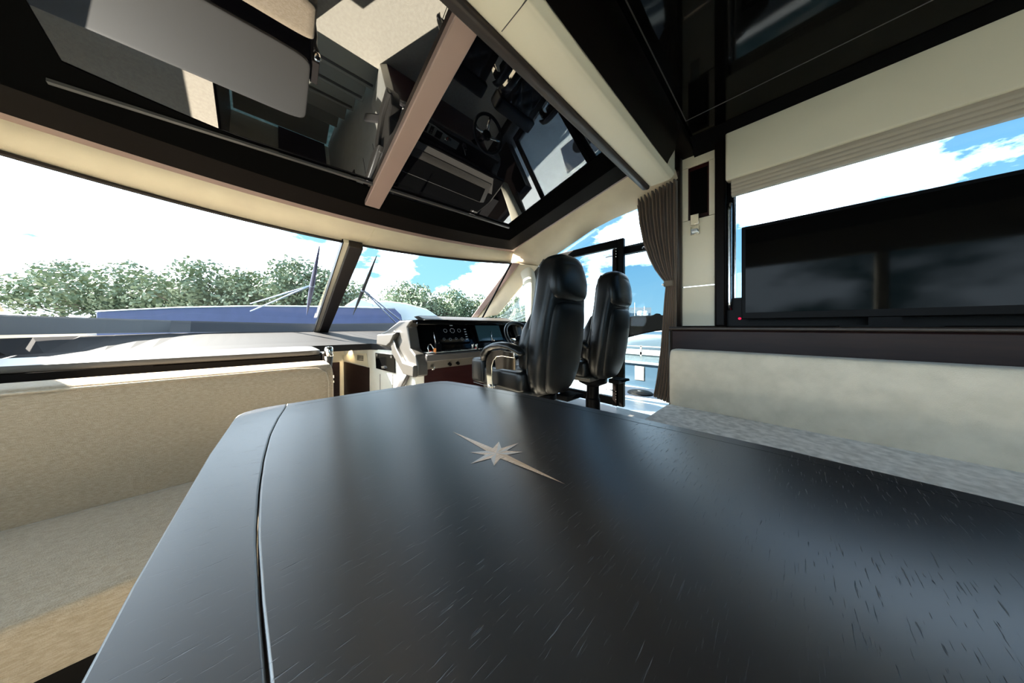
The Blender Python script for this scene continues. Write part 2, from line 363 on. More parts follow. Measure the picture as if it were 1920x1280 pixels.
# a headliner corner behind the rail end, starboard
dk = MB(); dk.lathe((0, 0, 0), [(.001, 0), (.062, 0), (.062, .010), (.055, .013), (.001, .013)], seg=36)
spk = onX(1133, 371, 2.25); 
ring_n = Vector((.42, .15, -1)).normalized()
q = MB(); q.lathe(spk+ring_n*0, [(.001, -.01), (.058, -.01), (.058, .004), (.052, .008), (.001, .009)], axis=ring_n, seg=40)
tag(q.build('ceiling_speaker', M['headliner'], smooth=False, bevel=.002), 'round cream speaker cover in the headliner above the side door', 'speaker')

# ---- windscreen
def base_pt(X):                 # foot of the windscreen
    u_ = abs(X-CL)
    Y = 4.70-.22*(u_/1.2)**2 if u_ < 1.2 else 4.48-1.35*((u_-1.2)/.55)**1.25
    return Vector((X, Y, 1.095+.02*u_))
XT, XB = 2.085, 2.30
def pane(s0, s1, n_=14):
    rows = []
    for j in range(7):
        t_ = j/6; r = []
        for i in range(n_+1):
            s = s0+(s1-s0)*i/n_
            a = Vector((CL+s*(XT-CL), yo(CL+s*(XT-CL)), 1.815)); b_ = base_pt(CL+s*(XB-CL))
            r.append(a*(1-t_)+b_*t_)
        rows.append(r)
    return rows
wn = []
for i, (s0, s1) in enumerate(((0.02, 1.0), (-1.0, -0.02))):
    m_ = MB(); m_.grid(pane(s0, s1)); o = struct(m_.build('window_%d' % (i+1), GL, smooth=True), 'raked windscreen pane'); wn.append(o)
# slim dark gasket round each pane top and foot
for i, o in enumerate(wn):
    s0, s1 = ((0.02, 1.0), (-1.0, -0.02))[i]; P = pane(s0, s1)
    m_ = MB(); m_.tube([p+Vector((0, -.01, -.004)) for p in P[0]], .012, 8); m_.build('gasket', M['brownmatte'], o, smooth=True)
    m_ = MB(); m_.tube([P[k][-1 if i == 0 else 0]+Vector((0, -.01, .0)) for k in range(7)], .012, 8); m_.build('gasket', M['frame'], o, smooth=True)
# central mullion
tp = Vector((CL, yo(CL), 1.80)); bt = Vector((CL+.01, 4.66, 1.0)); tp = tp-(bt-tp).normalized()*.05+Vector((0, 0, .012)); bt = bt+(bt-tp).normalized()*.1
m_ = MB(); d_ = (bt-tp).normalized(); up_ = Vector((1, 0, 0)).cross(d_).normalized()
for (a, b_, h0, h1, key) in ((-.035, .075, -.075, .0, 'brownmatte'), (-.075, -.035, -.04, .01, 'cream'), (-.082, -.075, -.045, .012, 'black')):
    q = MB(); sg = -1 if up_.z > 0 else 1
    cs = [Vector((a, 0, 0))+up_*sg*-h0*1.0, Vector((b_, 0, 0))+up_*sg*-h0, Vector((b_, 0, 0))+up_*sg*-h1, Vector((a, 0, 0))+up_*sg*-h1]
    q.loft([[tp+c_ for c_ in cs], [bt+c_ for c_ in cs]])
    if key == 'brownmatte': mull = struct(q.build('trim_1', M[key], bevel=.008), 'dark centre post of the windscreen')
    else: q.build('post_edge', M[key], mull)
# windscreen sill band and dashboard shelf
def sill(z0, z1, dy0, dy1, s0=-1, s1=1): 
    pts = [CL+(s0+(s1-s0)*i/30)*(XB-CL) for i in range(31)]
    return [[base_pt(X)+Vector((0, dy0, z0)) for X in pts], [base_pt(X)+Vector((0, dy1, z1)) for X in pts]]
q = MB(); a = sill(.012, -.11, .02, -.03); q.grid(a); struct(q.build('trim_2', M['taupedk'], solid=.01), 'grey sill band at the foot of the windscreen')
q = MB()
XR = [XP+.02+i*(2.36-XP-.02)/40 for i in range(41)]
def shelf_front(X):
    return 3.05 if X < .80 else (3.05-(X-.80)*2.4 if X < 1.10 else 2.33)
back = [Vector((min(max(X, CL-XB+CL), XB), base_pt(min(max(X, 2*CL-XB), XB)).y-.03, .995)) for X in XR]
fronts = [Vector((X, min(shelf_front(X), b_.y-.02), .885)) for X, b_ in zip(XR, back)]
crease = [Vector((a.x, a.y+.25*(b_.y-a.y)+.0, .885+.012)) for a, b_ in zip(fronts, back)]
q.grid([back, crease, fronts, [p+Vector((0, .0, -.055)) for p in fronts], [p+Vector((0, .08, -.055)) for p in fronts]])
dash = tag(q.build('dashboard', M['dash'], solid=.012), 'wide brown-grey leather dashboard shelf under the windscreen', 'dashboard')
# ---- A pillars, B pillars
pil = MB(); 
TL, TR_, BL, BR = onY(961, 492, 2.235), onX(1010, 498, 2.27), onX(880, 601, 2.33), onX(934, 589, 2.36)
pil.prism([TL, TR_, BR, BL], (.05, .05, 0))
struct(pil.build('trim_3', M['headliner'], bevel=.01), 'pale raked starboard windscreen pillar')
e_ = MB(); a0, a1 = TL+Vector((-.012, -.008, -.004)), BL+Vector((-.012, -.01, 0)); b0, b1 = a0+(TR_-TL)*.30, a1+(BR-BL)*.26
e_.prism([a0, b0, b1, a1], (.012, .02, .004)); e_.build('pillar_edge', M['rose'], bpy.data.objects['trim_3'], bevel=.004)
mp_ = MB(); mp_.prism([Vector((2*CL-p.x, p.y, p.z)) for p in (TL, TR_, BR, BL)], (-.05, .05, 0)); struct(mp_.build('trim_4', M['headliner'], bevel=.01), 'pale raked port windscreen pillar')
for sgn, nme in ((1, 'trim_5'), (-1, 'trim_6')):
    rings = []
    for (xa, xb, y) in ((969, 997, 487), (976, 1001, 510), (982, 1004, 527), (983, 1005, 545), (986, 1004, 570), (988, 1002, 600), (990, 1000, 640)):
        pa, pb = onX(xa, y, 2.24), onX(xb, y, 2.30); c_ = (pa+pb)/2; hw = (pb-pa).length/2+.01
        rg = sring(c_, .05, hw, 20, 3)
        if sgn < 0: rg = [Vector((2*CL-p.x, p.y, p.z)) for p in rg]
        rings.append(rg)
    q = MB(); q.loft(rings); struct(q.build(nme, M['cream'], smooth=True), 'cream padded post beside the side window')
q = MB(); q.prism([onX(1001, 497, 2.33), onX(1012, 500, 2.33), onX(1014, 610, 2.33), onX(1001, 610, 2.33)], (.03, 0, 0)); struct(q.build('trim_7', M['taupe']), 'grey window edge behind the cream post')

# ---- starboard side: side wall below the windows, windows, door
wr = MB()
wr.span((2.38, 1.86, -.05), (2.5, 4.8, 1.08))           # forward, below the side window
wr.span((2.38, .60, -.05), (2.5, 1.86, .24))            # door threshold
wr.span((2.44, -2.6, -.05), (2.55, .60, 1.15))          # aft, behind the sofa
wr.span((2.44, .30, 1.0), (2.55, .60, 2.47)); wr.span((2.44, -2.6, 2.13), (2.55, .32, 2.47)); wr.span((2.44, -2.6, 1.1), (2.55, -1.25, 2.3))
struct(wr.build('wall_right', M['brown']), 'dark starboard lining')
q = MB(); q.prism([onX(1008, 503, 2.40), onX(1052, 473, 2.40), onX(1110, 433, 2.41), onX(1195, 393, 2.42), onX(1262, 352, 2.42), (2.42, .62, 1.80), (2.42, 1.10, 1.80), (2.42, 1.12, .3), (2.42, 1.9, .3), (2.40, 1.9, 1.08), (2.40, 3.05, 1.12)], (.006, 0, 0))
struct(q.build('window_3', GL), 'clear starboard side window above the door')
# sliding door with its stile, rails and bolts
DX = 2.40
pTR = onX(1166, 447, DX); pBR = onX(1175, 764, DX); pTL = onX(1050, 474, DX)
dz1, dz0, dy0, dy1 = pTR.z, pBR.z, (pTR.y+pBR.y)/2, pTL.y
door = bpy.data.objects.new('door_1', None); C.objects.link(door); door.location = (DX, dy0, dz0); struct(door, 'black framed sliding side door pushed open')
q = MB(); q.span((DX-.02, dy0-.0, dz0), (DX+.025, dy0+.055, dz1)); q.build('stile', M['frame'], door, bevel=.006)
q = MB(); q.span((DX-.035, dy0+.055, dz0), (DX+.01, dy0+.10, dz1-.09)); q.build('stile', M['brown'], door, bevel=.006)
q = MB(); q.span((DX-.02, dy0+.055, dz1-.075), (DX+.025, dy1, dz1)); q.build('rail', M['frame'], door, bevel=.006)
q = MB(); q.span((DX-.02, dy0+.055, dz0), (DX+.025, dy1, dz0+.075)); q.build('rail', M['frame'], door, bevel=.006)
q = MB(); q.span((DX-.02, dy1-.05, dz0+.075), (DX+.025, dy1, dz1-.075)); q.build('stile', M['frame'], door, bevel=.006)
q = MB(); q.span((DX, dy0+.09, dz0+.07), (DX+.005, dy1-.05, dz1-.07)); q.build('pane', GL, door)
for zz in (dz1-.13, dz0+.10):
    for k in range(4):
        q = MB(); q.lathe((DX-.036, dy0+.062, zz-.035+.025*k), [(.001, -.005), (.0045, -.005), (.0045, 0), (.001, .001)], axis=(-1, 0, 0), seg=10); q.build('bolt', M['chrome'], door)
for zz in (dz1-.155, dz0+.145):
    q = MB(); q.tube([(DX-.04, dy0+.09, zz), (DX-.04, dy0+.16, zz)], .006, 8); q.build('catch', M['steel'], door, smooth=True)
# header rail and tinted pane aft of the door
pa, pb = onX(1166, 470, 2.46), onX(1216, 462, 2.46)
q = MB(); hz = (pa.z+pb.z)/2; q.span((2.44, .60, hz-.035), (2.50, 1.16, hz+.04)); hd = struct(q.build('trim_8', M['frame'], bevel=.006), 'black header rail over the tinted side pane')
q = MB(); q.tube([onX(1204+i*1.6, 466-abs(math.sin(i*PI/4))*4, 2.43) for i in range(5)], .004, 8); q.build('latch', M['steel'], hd, smooth=True)
q = MB(); q.span((2.465, .60, .24), (2.471, 1.14, hz-.03)); struct(q.build('window_4', GT), 'blue tinted side pane aft of the door')
q = MB(); q.span((2.30, .60, .235), (2.56, 2.0, .262)); struct(q.build('trim_9', M['taupe'], bevel=.004), 'pale door threshold')

# ---- cream wall panels between posts
def yAt(x, X): return onX(x, 600, X).y
PX_ = 2.42
yA, yB = yAt(1279, PX_), yAt(1340, PX_)
zl = [1.075, onX(1310, 536, PX_).z, onX(1310, 408, PX_).z, onX(1310, 308, PX_).z, onX(1310, 272, PX_).z+.06]
yr0, yr1 = yAt(1290, PX_), yAt(1329.5, PX_)
pn = thing('wall_panelling', (PX_, (yA+yB)/2, zl[0]), 'tall cream leather wall panels with a dark open niche beside the curtain', 'wall panel')
for k, (z0, z1) in enumerate(((zl[0], zl[1]-.003), (zl[1]+.003, zl[2]-.004), (zl[3]+.004, zl[4]))):
    q = MB(); q.span((PX_, yB, z0), (PX_+.02, yA, z1)); q.build('panel', M['cream'], pn, bevel=.002)
for a, b_ in ((yB, yr1), (yr0, yA)):
    q = MB(); q.span((PX_, a, zl[2]), (PX_+.02, b_, zl[3])); q.build('niche_side', M['cream'], pn)
q = MB(); q.span((PX_+.012, yr1, zl[2]), (PX_+.02, yr0, zl[3])); q.build('niche', M['redwood'], pn)
q = MB(); q.span((PX_+.010, yr1+.012, zl[2]+.03), (PX_+.013, yr0-.012, zl[3]-.03)); q.build('niche_back', M['matte'], pn)
q = MB(); q.span((PX_-.002, yB, zl[1]-.003), (PX_+.01, yA, zl[1]+.003)); q.build('metal_strip', M['chrome'], pn)
# sconce
c_ = onX(1304, 424, PX_)
sc_ = thing('wall_sconce', (PX_, c_.y, c_.z), 'small square chrome wall light on the cream panel', 'wall light')
q = MB(); q.span((PX_-.022, c_.y-.028, c_.z-.07), (PX_-.001, c_.y+.028, c_.z-.005)); q.build('lower_block', M['chrome'], sc_, bevel=.003)
q = MB(); q.span((PX_-.030, c_.y-.028, c_.z+.006), (PX_-.001, c_.y+.028, c_.z+.085)); q.build('upper_block', M['chrome'], sc_, bevel=.003)
q = MB(); q.span((PX_-.045, c_.y-.02, c_.z-.05), (PX_-.022, c_.y+.02, c_.z-.03)); q.build('switch', M['steel'], sc_, bevel=.002)
# posts
y0, y1 = yAt(1265.5, 2.38), yAt(1278.5, 2.40)
q = MB(); q.loft([sring((2.40, (y0+y1)/2, z), .035, (y0-y1)/2, 20, 3.5) for z in (1.07, 2.44)]); struct(q.build('trim_10', M['brownmatte'], smooth=True), 'rounded brown post beside the curtain')
q = MB(); q.span((2.37, yAt(1362, 2.40), 1.07), (2.44, yAt(1341, 2.40), 2.44)); struct(q.build('trim_11', M['brown'], bevel=.012), 'dark brown post right of the cream panels')
q = MB(); q.loft([sring((2.415, yAt(1362, 2.4)-.015, z), .02, .016, 16, 2.5) for z in (1.19, 1.25, 1.9, 1.95)]); struct(q.build('trim_12', M['steel'], smooth=True), 'slim pale edge strip beside the window')
# aft window
yw = yAt(1376, 2.43); zb = onX(1384, 558, 2.43).z
q = MB(); q.span((2.43, -1.3, 1.07), (2.47, yw+.05, zb)); q.span((2.43, yw, zb), (2.47, yw+.05, 2.15)); q.span((2.43, -1.3, 2.05), (2.47, yw, 2.2)); q.span((2.43, -1.3, zb), (2.47, -1.22, 2.1))
wf = struct(q.build('window_5', M['frame'], bevel=.004), 'black framed saloon window')
q = MB(); q.span((2.448, -1.25, zb), (2.454, yw, 2.06)); q.build('pane', GL, wf)
q = MB(); q.span((2.425, yw-.012, zb), (2.44, yw-.004, 2.05)); q.build('edge_strip', M['steel'], wf)
# valance box over window
zv = onX(1364, 338, 2.33).z
q = MB(); q.prism([(2.44, yAt(1360, 2.33), zv+.02), (2.335, yAt(1360, 2.33), zv), (2.33, yAt(1360, 2.33), zv+.02), (2.33, yAt(1360, 2.33), 2.42), (2.44, yAt(1360, 2.33), 2.42)], (0, -1.6, 0))
tag(q.build('window_valance', M['valance'], bevel=.01), 'long cream valance box above the saloon window', 'valance')
# roman blind
rb = thing('roman_blind', (2.38, yAt(1372, 2.36)-.7, zv-.12), 'folded taupe roman blind hanging under the cream valance', 'blind')
for k in range(4):
    q = MB(); ya = yAt(1371, 2.36)
    zt = zv+.01-.024*k; q.prism([(2.40, ya, zt), (2.352+.004*k, ya, zt), (2.345+.004*k, ya, zt-.030), (2.352+.004*k, ya, zt-.042), (2.40, ya, zt-.042)], (0, -1.42, 0)); q.build('fold', M['shade'], rb, bevel=.004)
q = MB(); pc = [onX(1366, 360, 2.40), onX(1363, 420, 2.40), onX(1364, 500, 2.40), onX(1366, 514, 2.40), onX(1371, 517, 2.40), onX(1376, 512, 2.40), onX(1377, 450, 2.40), onX(1376, 360, 2.40)]
q.tube(pc, .002, 6); q.build('cord', M['black'], rb, smooth=True)
# dado shelf
q = MB(); q.span((2.19, -1.9, 0), (2.435, .60, 1.045)); 
dd = tag(q.build('side_cabinet', M['wallwood'], bevel=.01), 'long low dark wood cabinet behind the sofa under the window', 'cabinet')
q = MB(); q.span((2.175, -1.9, 1.045), (2.435, .612, 1.068)); q.build('top', M['brownmatte'], dd, bevel=.009, seg=3)
q = MB(); q.tube([(2.195, .60, .45), (2.195, .60, 1.04)], .013, 10); q.build('corner_bead', M['brownmatte'], dd, smooth=True)
# television on the cabinet
ty0 = yAt(1391, 2.30); tzt = onX(1391, 428, 2.30).z
tv = thing('television', (2.3, ty0-.55, 1.068), 'black flat television standing on the cabinet in front of the window', 'television')
q = MB(); q.span((2.28, ty0-1.1, 1.12), (2.33, ty0, tzt)); q.build('case', M['black'], tv, bevel=.004)
q = MB(); q.span((2.276, ty0-1.08, 1.16), (2.281, ty0-.02, tzt-.02)); q.build('screen', M['ceilgloss'], tv)
q = MB(); q.span((2.25, ty0-.7, 1.068), (2.36, ty0-.4, 1.078)); q.span((2.30, ty0-.6, 1.07), (2.33, ty0-.5, 1.14)); q.build('stand', M['black'], tv)
q = MB(); p_ = onX(1387, 597, 2.26); q.lathe((2.42, yAt(1387, 2.42), onX(1387, 597, 2.42).z), [(.001, 0), (.009, 0), (.009, .006), (.001, .009)], axis=(-1, 0, 0), seg=12)
tag(q.build('indicator_lamp', M['led'], smooth=True), 'tiny red indicator lamp glowing beside the television', 'lamp')

# ---- other walls (outside the picture's middle)
wl = MB(); wl.span((XP-.12, -2.6, -.05), (XP, 4.8, .80)); wl.span((XP-.12, -2.6, 2.06), (XP, 1.0, 2.5)); wl.span((XP-.12, 1.7, .8), (XP, 1.8, 1.95)); wl.span((XP-.12, -.9, .8), (XP, -.8, 2.1)); wl.span((XP-.12, -2.6, .8), (XP, -2.3, 2.1))
wl.span((XP-.12, 2.3, .8), (XP, 4.8, 1.08))
struct(wl.build('wall_left', M['cream']), 'cream port lining below the windows')
q = MB(); q.prism([(XP-.05, -2.3, .80), (XP-.05, 2.3, .80), (XP-.05, 3.0, 1.1), (XP-.05, 2.1, 1.80), (XP-.05, .9, 2.1), (XP-.05, -2.3, 2.1)], (.006, 0, 0)); struct(q.build('window_6', GL), 'clear port side window')
wb = MB(); wb.span((-1.4, -2.65, -.05), (.0, -2.6, 2.5)); wb.span((1.3, -2.65, -.05), (2.55, -2.6, 2.5)); wb.span((.0, -2.65, 2.0), (1.3, -2.6, 2.5)); struct(wb.build('wall_back', M['brown']), 'dark aft bulkhead')
q = MB(); q.span((0, -2.63, 0), (1.3, -2.62, 2.0)); struct(q.build('door_2', GL), 'glazed aft door')

# ---- companionway walls
def quad_wall(name, a, b_, z0, z1, m_, th=.03, parent=None, label=None, bev=0):
    a = Vector(a); b_ = Vector(b_); d = (b_-a).normalized(); nrm = Vector((-d.y, d.x, 0))*th
    q = MB(); q.prism([(a.x, a.y, z0), (b_.x, b_.y, z0), (b_.x+nrm.x, b_.y+nrm.y, z0), (a.x+nrm.x, a.y+nrm.y, z0)], (0, 0, z1-z0))
    return q.build(name, m_, parent, bevel=bev)
WA, WB_ = Vector((.95, 2.10, 0)), Vector((.72, 3.90, 0))        # white starboard side of the stairwell, near to far
def wpt(x, y):                   # pixel -> point on that wall
    r = ray(x, y); nn = Vector((-(WB_-WA).y, (WB_-WA).x, 0)); t_ = (WA-Vector((0, 0, 0))).dot(nn)/r.dot(nn); return O+r*t_
sw = struct(quad_wall('wall_front', WB_, WA, -1.2, .83, M['white'], .03), 'white leather wall beside the steps')
def wface(name, pts, m_, th=.006, parent=sw, off=0):
    nn = Vector(((WB_-WA).y, -(WB_-WA).x, 0)).normalized(); nn = -nn if nn.x > 0 else nn
    q = MB(); q.prism([wpt(*p)+nn*(off+.001) for p in pts], nn*th); return q.build(name, m_, parent)
wface('door_opening', [(646, 678), (693, 689), (693, 760), (646, 760)], M['wallwood'])
wface('beige_panel', [(640, 664), (688, 662), (691, 687), (645, 675)], M['cream'], .004)
for k in range(5): wface('vent_slot', [(671, 665.4+2.1*k), (682.5, 666.6+2.1*k), (682.5, 667.8+2.1*k), (671, 666.6+2.1*k)], M['groove'], .002, off=.006)
wface('panel_seam', [(712.8, 701), (713.3, 701), (713.3, 752), (712.8, 752)], M['taupe'], .002)
wface('panel_seam', [(736, 701), (736.5, 701), (736.5, 748), (736, 748)], M['taupe'], .002)
wk = wface('wall_locker', [(705.5, 661), (741, 665), (742, 699), (707, 690)], M['blackgloss'], .01)
wk.parent = None; wk.name = 'wall_locker'; tag(wk, 'small open black locker set in the white wall under the dashboard', 'locker')
wface('hinge', [(708, 663), (711, 663.3), (711, 668), (708, 667.5)], M['steel'], .004, wk, .012)
wface('hinge', [(735, 666), (738, 666.4), (738, 671), (735, 670.5)], M['steel'], .004, wk, .012)
wface('latch', [(719, 686), (724, 686), (726, 690), (720, 690)], M['steel'], .012, wk, .012)
# far bulkhead of the stairwell with a cabin door
q = MB(); q.span((SW0, 3.93, -1.2), (.76, 3.97, .86)); struct(q.build('wall_far', M['cream']), 'cream bulkhead at the foot of the steps')
xa, xb = onY(618, 700, 3.92).x, onY(636.5, 700, 3.92).x
q = MB(); q.span((xa-.45, 3.90, -1.2), (xb, 3.93, onY(628, 679, 3.92).z)); d2 = struct(q.build('door_3', M['wallwood'], bevel=.003), 'dark wood cabin door below deck')
hp = onY(624.8, 706, 3.88); q = MB(); q.span((hp.x-.012, 3.885, hp.z-.02), (hp.x+.012, 3.90, hp.z+.02)); q.build('lock_plate', M['chrome'], d2, bevel=.003)
hp = onY(624.8, 715, 3.88); q = MB(); q.span((hp.x-.01, 3.87, hp.z-.014), (hp.x+.01, 3.90, hp.z+.014)); q.build('lock_plate', M['chrome'], d2, bevel=.003)
q = MB(); q.span((SW0-.02, SY0, -1.2), (SW0, 3.97, 0)); struct(q.build('wall_left_lower', M['taupe']), 'port side of the stairwell')
lp = onD(661, 660, 3.2)
dl = thing('downlight', (lp.x-.05, lp.y, .828), 'tiny warm downlight under the dashboard lip beside the vent', 'downlight')
q = MB(); q.lathe((lp.x-.05, lp.y, .818), [(.001, 0), (.02, 0), (.022, .012), (.001, .012)], seg=16); q.build('bezel', M['chrome'], dl)
q = MB(); q.lathe((lp.x-.05, lp.y, .816), [(.001, 0), (.014, 0), (.014, .002), (.001, .002)], seg=12); q.build('lens', M['lamp'], dl)
ld = bpy.data.lights.new('downlight_lamp', 'SPOT'); ld.energy = 4; ld.spot_size = 2.0; ld.color = (1, .75, .42); ld.shadow_soft_size = .01
lo = bpy.data.objects.new('downlight_lamp', ld); C.objects.link(lo); lo.parent = dl; lo.location = (0, 0, -.02)

# ================================================================== DINING TABLE
TZ = .78
tb = thing('dining_table', (.42, .3, 0), 'large dark wood dining table with a compass star inlay', 'table')
def tx(Y):                       # right edge of the table against Y
    pts = [(-.9, .90), (.034, .89), (.73, .817), (1.0, .765), (1.21, .715)]
    for (ya, a), (yb, b_) in zip(pts, pts[1:]):
        if Y <= yb:
            t_ = (Y-ya)/(yb-ya); return a+(b_-a)*t_
    return pts[-1][1]
def outline(ins=0):
    P = []
    for i in range(20): Y = -.9+i*(1.20-ins+.9)/19; P.append((tx(Y)-ins, Y))
    if ins == 0: P += [(.700, 1.245), (.675, 1.268), (.64, 1.279)]
    P += [(.60, 1.283-ins), (.30, 1.291-ins), (.07, 1.293-ins)]
    return P
top = MB(); LXo = .035
# main leaf
def lx(Y):
    pts = [(1.3, .056), (1.24, .050), (1.1, .026), (.95, .007), (.79, -.004), (.65, -.009), (.51, -.0095), (.38, -.004), (.29, .0016), (.1, .012), (-2, .02)]
    for (ya, a), (yb, b_) in zip(pts, pts[1:]):
        if Y >= yb: return a+(b_-a)*(Y-ya)/(yb-ya)
rt = outline(0)
lf = [(lx(1.293-.0365*i), 1.293-.0365*i) for i in range(61)]
top.prism([(x, y, TZ-.035) for x, y in rt+[p for p in lf]], (0, 0, .035))
top.build('tabletop', M['table'], tb, bevel=.003)
lo_ = [(p[0]-.0013, p[1]) for p in lf]
out = [(.03, 1.294), (.0, 1.291), (-.03, 1.283), (-.055, 1.262), (-.068, 1.235), (-.074, 1.2), (-.095, .9), (-.11, .5), (-.115, .0), (-.11, -.9)]
lfm = MB(); lfm.prism([(x, y, TZ-.035) for x, y in lo_[::-1]+out], (0, 0, .035)); lfm.build('side_leaf', M['table'], tb, bevel=.003)
# inlay groove near the edge
gr = MB(); pts = [(tx(Y)-.045, Y) for Y in [-.85+i*(2.03)/30 for i in range(31)]]+[(.62, 1.235), (.3, 1.243), (.075, 1.246)]
for (xa, ya), (xb, yb) in zip(pts, pts[1:]):
    d = Vector((xb-xa, yb-ya, 0)).normalized(); nn = Vector((-d.y, d.x, 0))*.0012
    gr.add([(xa+nn.x, ya+nn.y, TZ+.0002), (xb+nn.x, yb+nn.y, TZ+.0002), (xb-nn.x, yb-nn.y, TZ+.0002), (xa-nn.x, ya-nn.y, TZ+.0002)], [(0, 1, 2, 3)])
gr.build('groove_line', M['groove'], tb)
# compass star
ctr = onZ(930.5, 849.5, TZ)
tips = [(848.4, 809.1), (935.6, 827.9), (973, 830.3), (980.6, 847.4), (1060.3, 908.1), (926.3, 873.1), (882, 869.7), (881, 848)]
tv_ = [onZ(x, y, TZ)-ctr for x, y in tips]
tv_.sort(key=lambda v: math.atan2(v.y, v.x))
s_ = MB(); zup = Vector((0, 0, .0006)); nT = len(tv_)
for k, v in enumerate(tv_):
    L_ = v.length; a = math.atan2(v.y, v.x)
    an = math.atan2(tv_[(k+1) % nT].y, tv_[(k+1) % nT].x); ap = math.atan2(tv_[k-1].y, tv_[k-1].x)
    def mid(a_, b_):
        dd_ = (b_-a_+PI) % (2*PI)-PI; return a_+dd_/2
    longp = L_ > .1
    rv = .026
    vn = Vector((math.cos(mid(a, an)), math.sin(mid(a, an)), 0))*rv; vp = Vector((math.cos(mid(a, ap)), math.sin(mid(a, ap)), 0))*rv
    s_.cur = 0 if longp else 2; s_.add([ctr+zup, ctr+vp+zup, ctr+v+zup], [(0, 1, 2)])
    s_.cur = 1 if longp else 0; s_.add([ctr+zup, ctr+v+zup, ctr+vn+zup], [(0, 1, 2)])
s_.build('compass_inlay', [M['starA'], M['starB'], M['starC']], tb)['label'] = 'pale wood compass star inlay'
q = MB(); q.lathe((.42, .5, 0), [(.17, 0), (.17, .02), (.06, .03), (.055, .70), (.12, .72), (.12, .745)], seg=32); q.build('pedestal', M['steel'], tb)
q = MB(); q.lathe((.42, -.45, 0), [(.17, 0), (.17, .02), (.06, .03), (.055, .70), (.12, .72), (.12, .745)], seg=32); q.build('pedestal', M['steel'], tb)

# ================================================================== SEATING
# settee forward of the table
st_ = thing('settee', (-.5, 1.4, 0), 'beige woven settee with a tall rounded backrest forward of the table', 'settee')
q = MB(); rbox(q, (-1.28, 1.56, .40), (.250, 1.80, .885), .05); q.build('back_cushion', M['fabric'], st_, smooth=True)
q = MB(); rbox(q, (-1.28, 1.05, .34), (.20, 1.57, .48), .03); q.build('seat_cushion', M['fabric'], st_, smooth=True)
q = MB(); q.span((-1.28, 1.10, 0), (.18, 1.82, .34)); q.build('plinth', M['brown'], st_, bevel=.01)
q = MB(); q.tube([(.225, 1.565, .42), (.225, 1.563, .80), (.215, 1.563, .845), (.178, 1.563, .866), (.10, 1.563, .872), (-1.2, 1.563, .872)], .004, 8); q.build('piping', M['fabric'], st_, smooth=True)
# sideboard behind it
zf = 0.932
yb0 = 1.87
sb = thing('sideboard', (-.4, 2.0, 0), 'dark sideboard with a pale glossy top behind the beige settee', 'cabinet')
q = MB(); q.span((-1.28, yb0+.02, .0), (-.36, 2.30, zf-.03)); q.span((-.36, yb0+.02, .0), (.235, 2.03, zf-.03)); q.span((-.36, 2.03, .55), (.235, 2.30, zf-.03)); q.build('body', M['brown'], sb, bevel=.004)
q = MB(); rbox(q, (-1.28, yb0, zf-.028), (.235, 2.34, zf), .02); q.build('top', M['taupe'], sb, smooth=True)
q = MB(); q.span((.238, yb0+.01, 0), (.285, 2.03, zf-.02)); q.build('end_panel', M['brownmatte'], sb, bevel=.004)
# handrail post with chrome cap
hp = onY(616, 655, 1.84)
hr = thing('handrail_post', (hp.x, 1.84, 0), 'tapering leather handrail post with a chrome cap beside the settee', 'handrail')
pB = onY(620, 745, 1.84)
q = MB(); q.tube([(pB.x+.005, 1.84, 0), (pB.x, 1.84, pB.z), (hp.x-.002, 1.84, hp.z-.17), (hp.x+.002, 1.84, hp.z-.035)], [.008, .008, .012, .021], 18); q.build('sleeve', M['taupe'], hr, smooth=True)
q = MB(); q.lathe((hp.x+.002, 1.84, hp.z-.04), [(.020, 0), (.022, .004), (.022, .045), (.017, .055), (.001, .057)], seg=20); q.build('cap', M['chrome'], hr, smooth=True)

# starboard sofa
so = thing('sofa', (1.9, -.6, 0), 'grey-beige sofa against the dark cabinet to the right of the table', 'sofa')
q = MB(); rbox(q, (2.03, -1.9, .50), (2.19, .572, .912), .035); q.build('back_cushion', M['sofafab'], so, smooth=True)
q = MB(); rbox(q, (1.50, -1.9, .36), (2.10, .585, .53), .03); q.build('seat_cushion', M['velvet'], so, smooth=True)
q = MB(); q.span((1.56, -1.88, 0), (2.17, .56, .36)); q.build('plinth', M['brown'], so, bevel=.01)

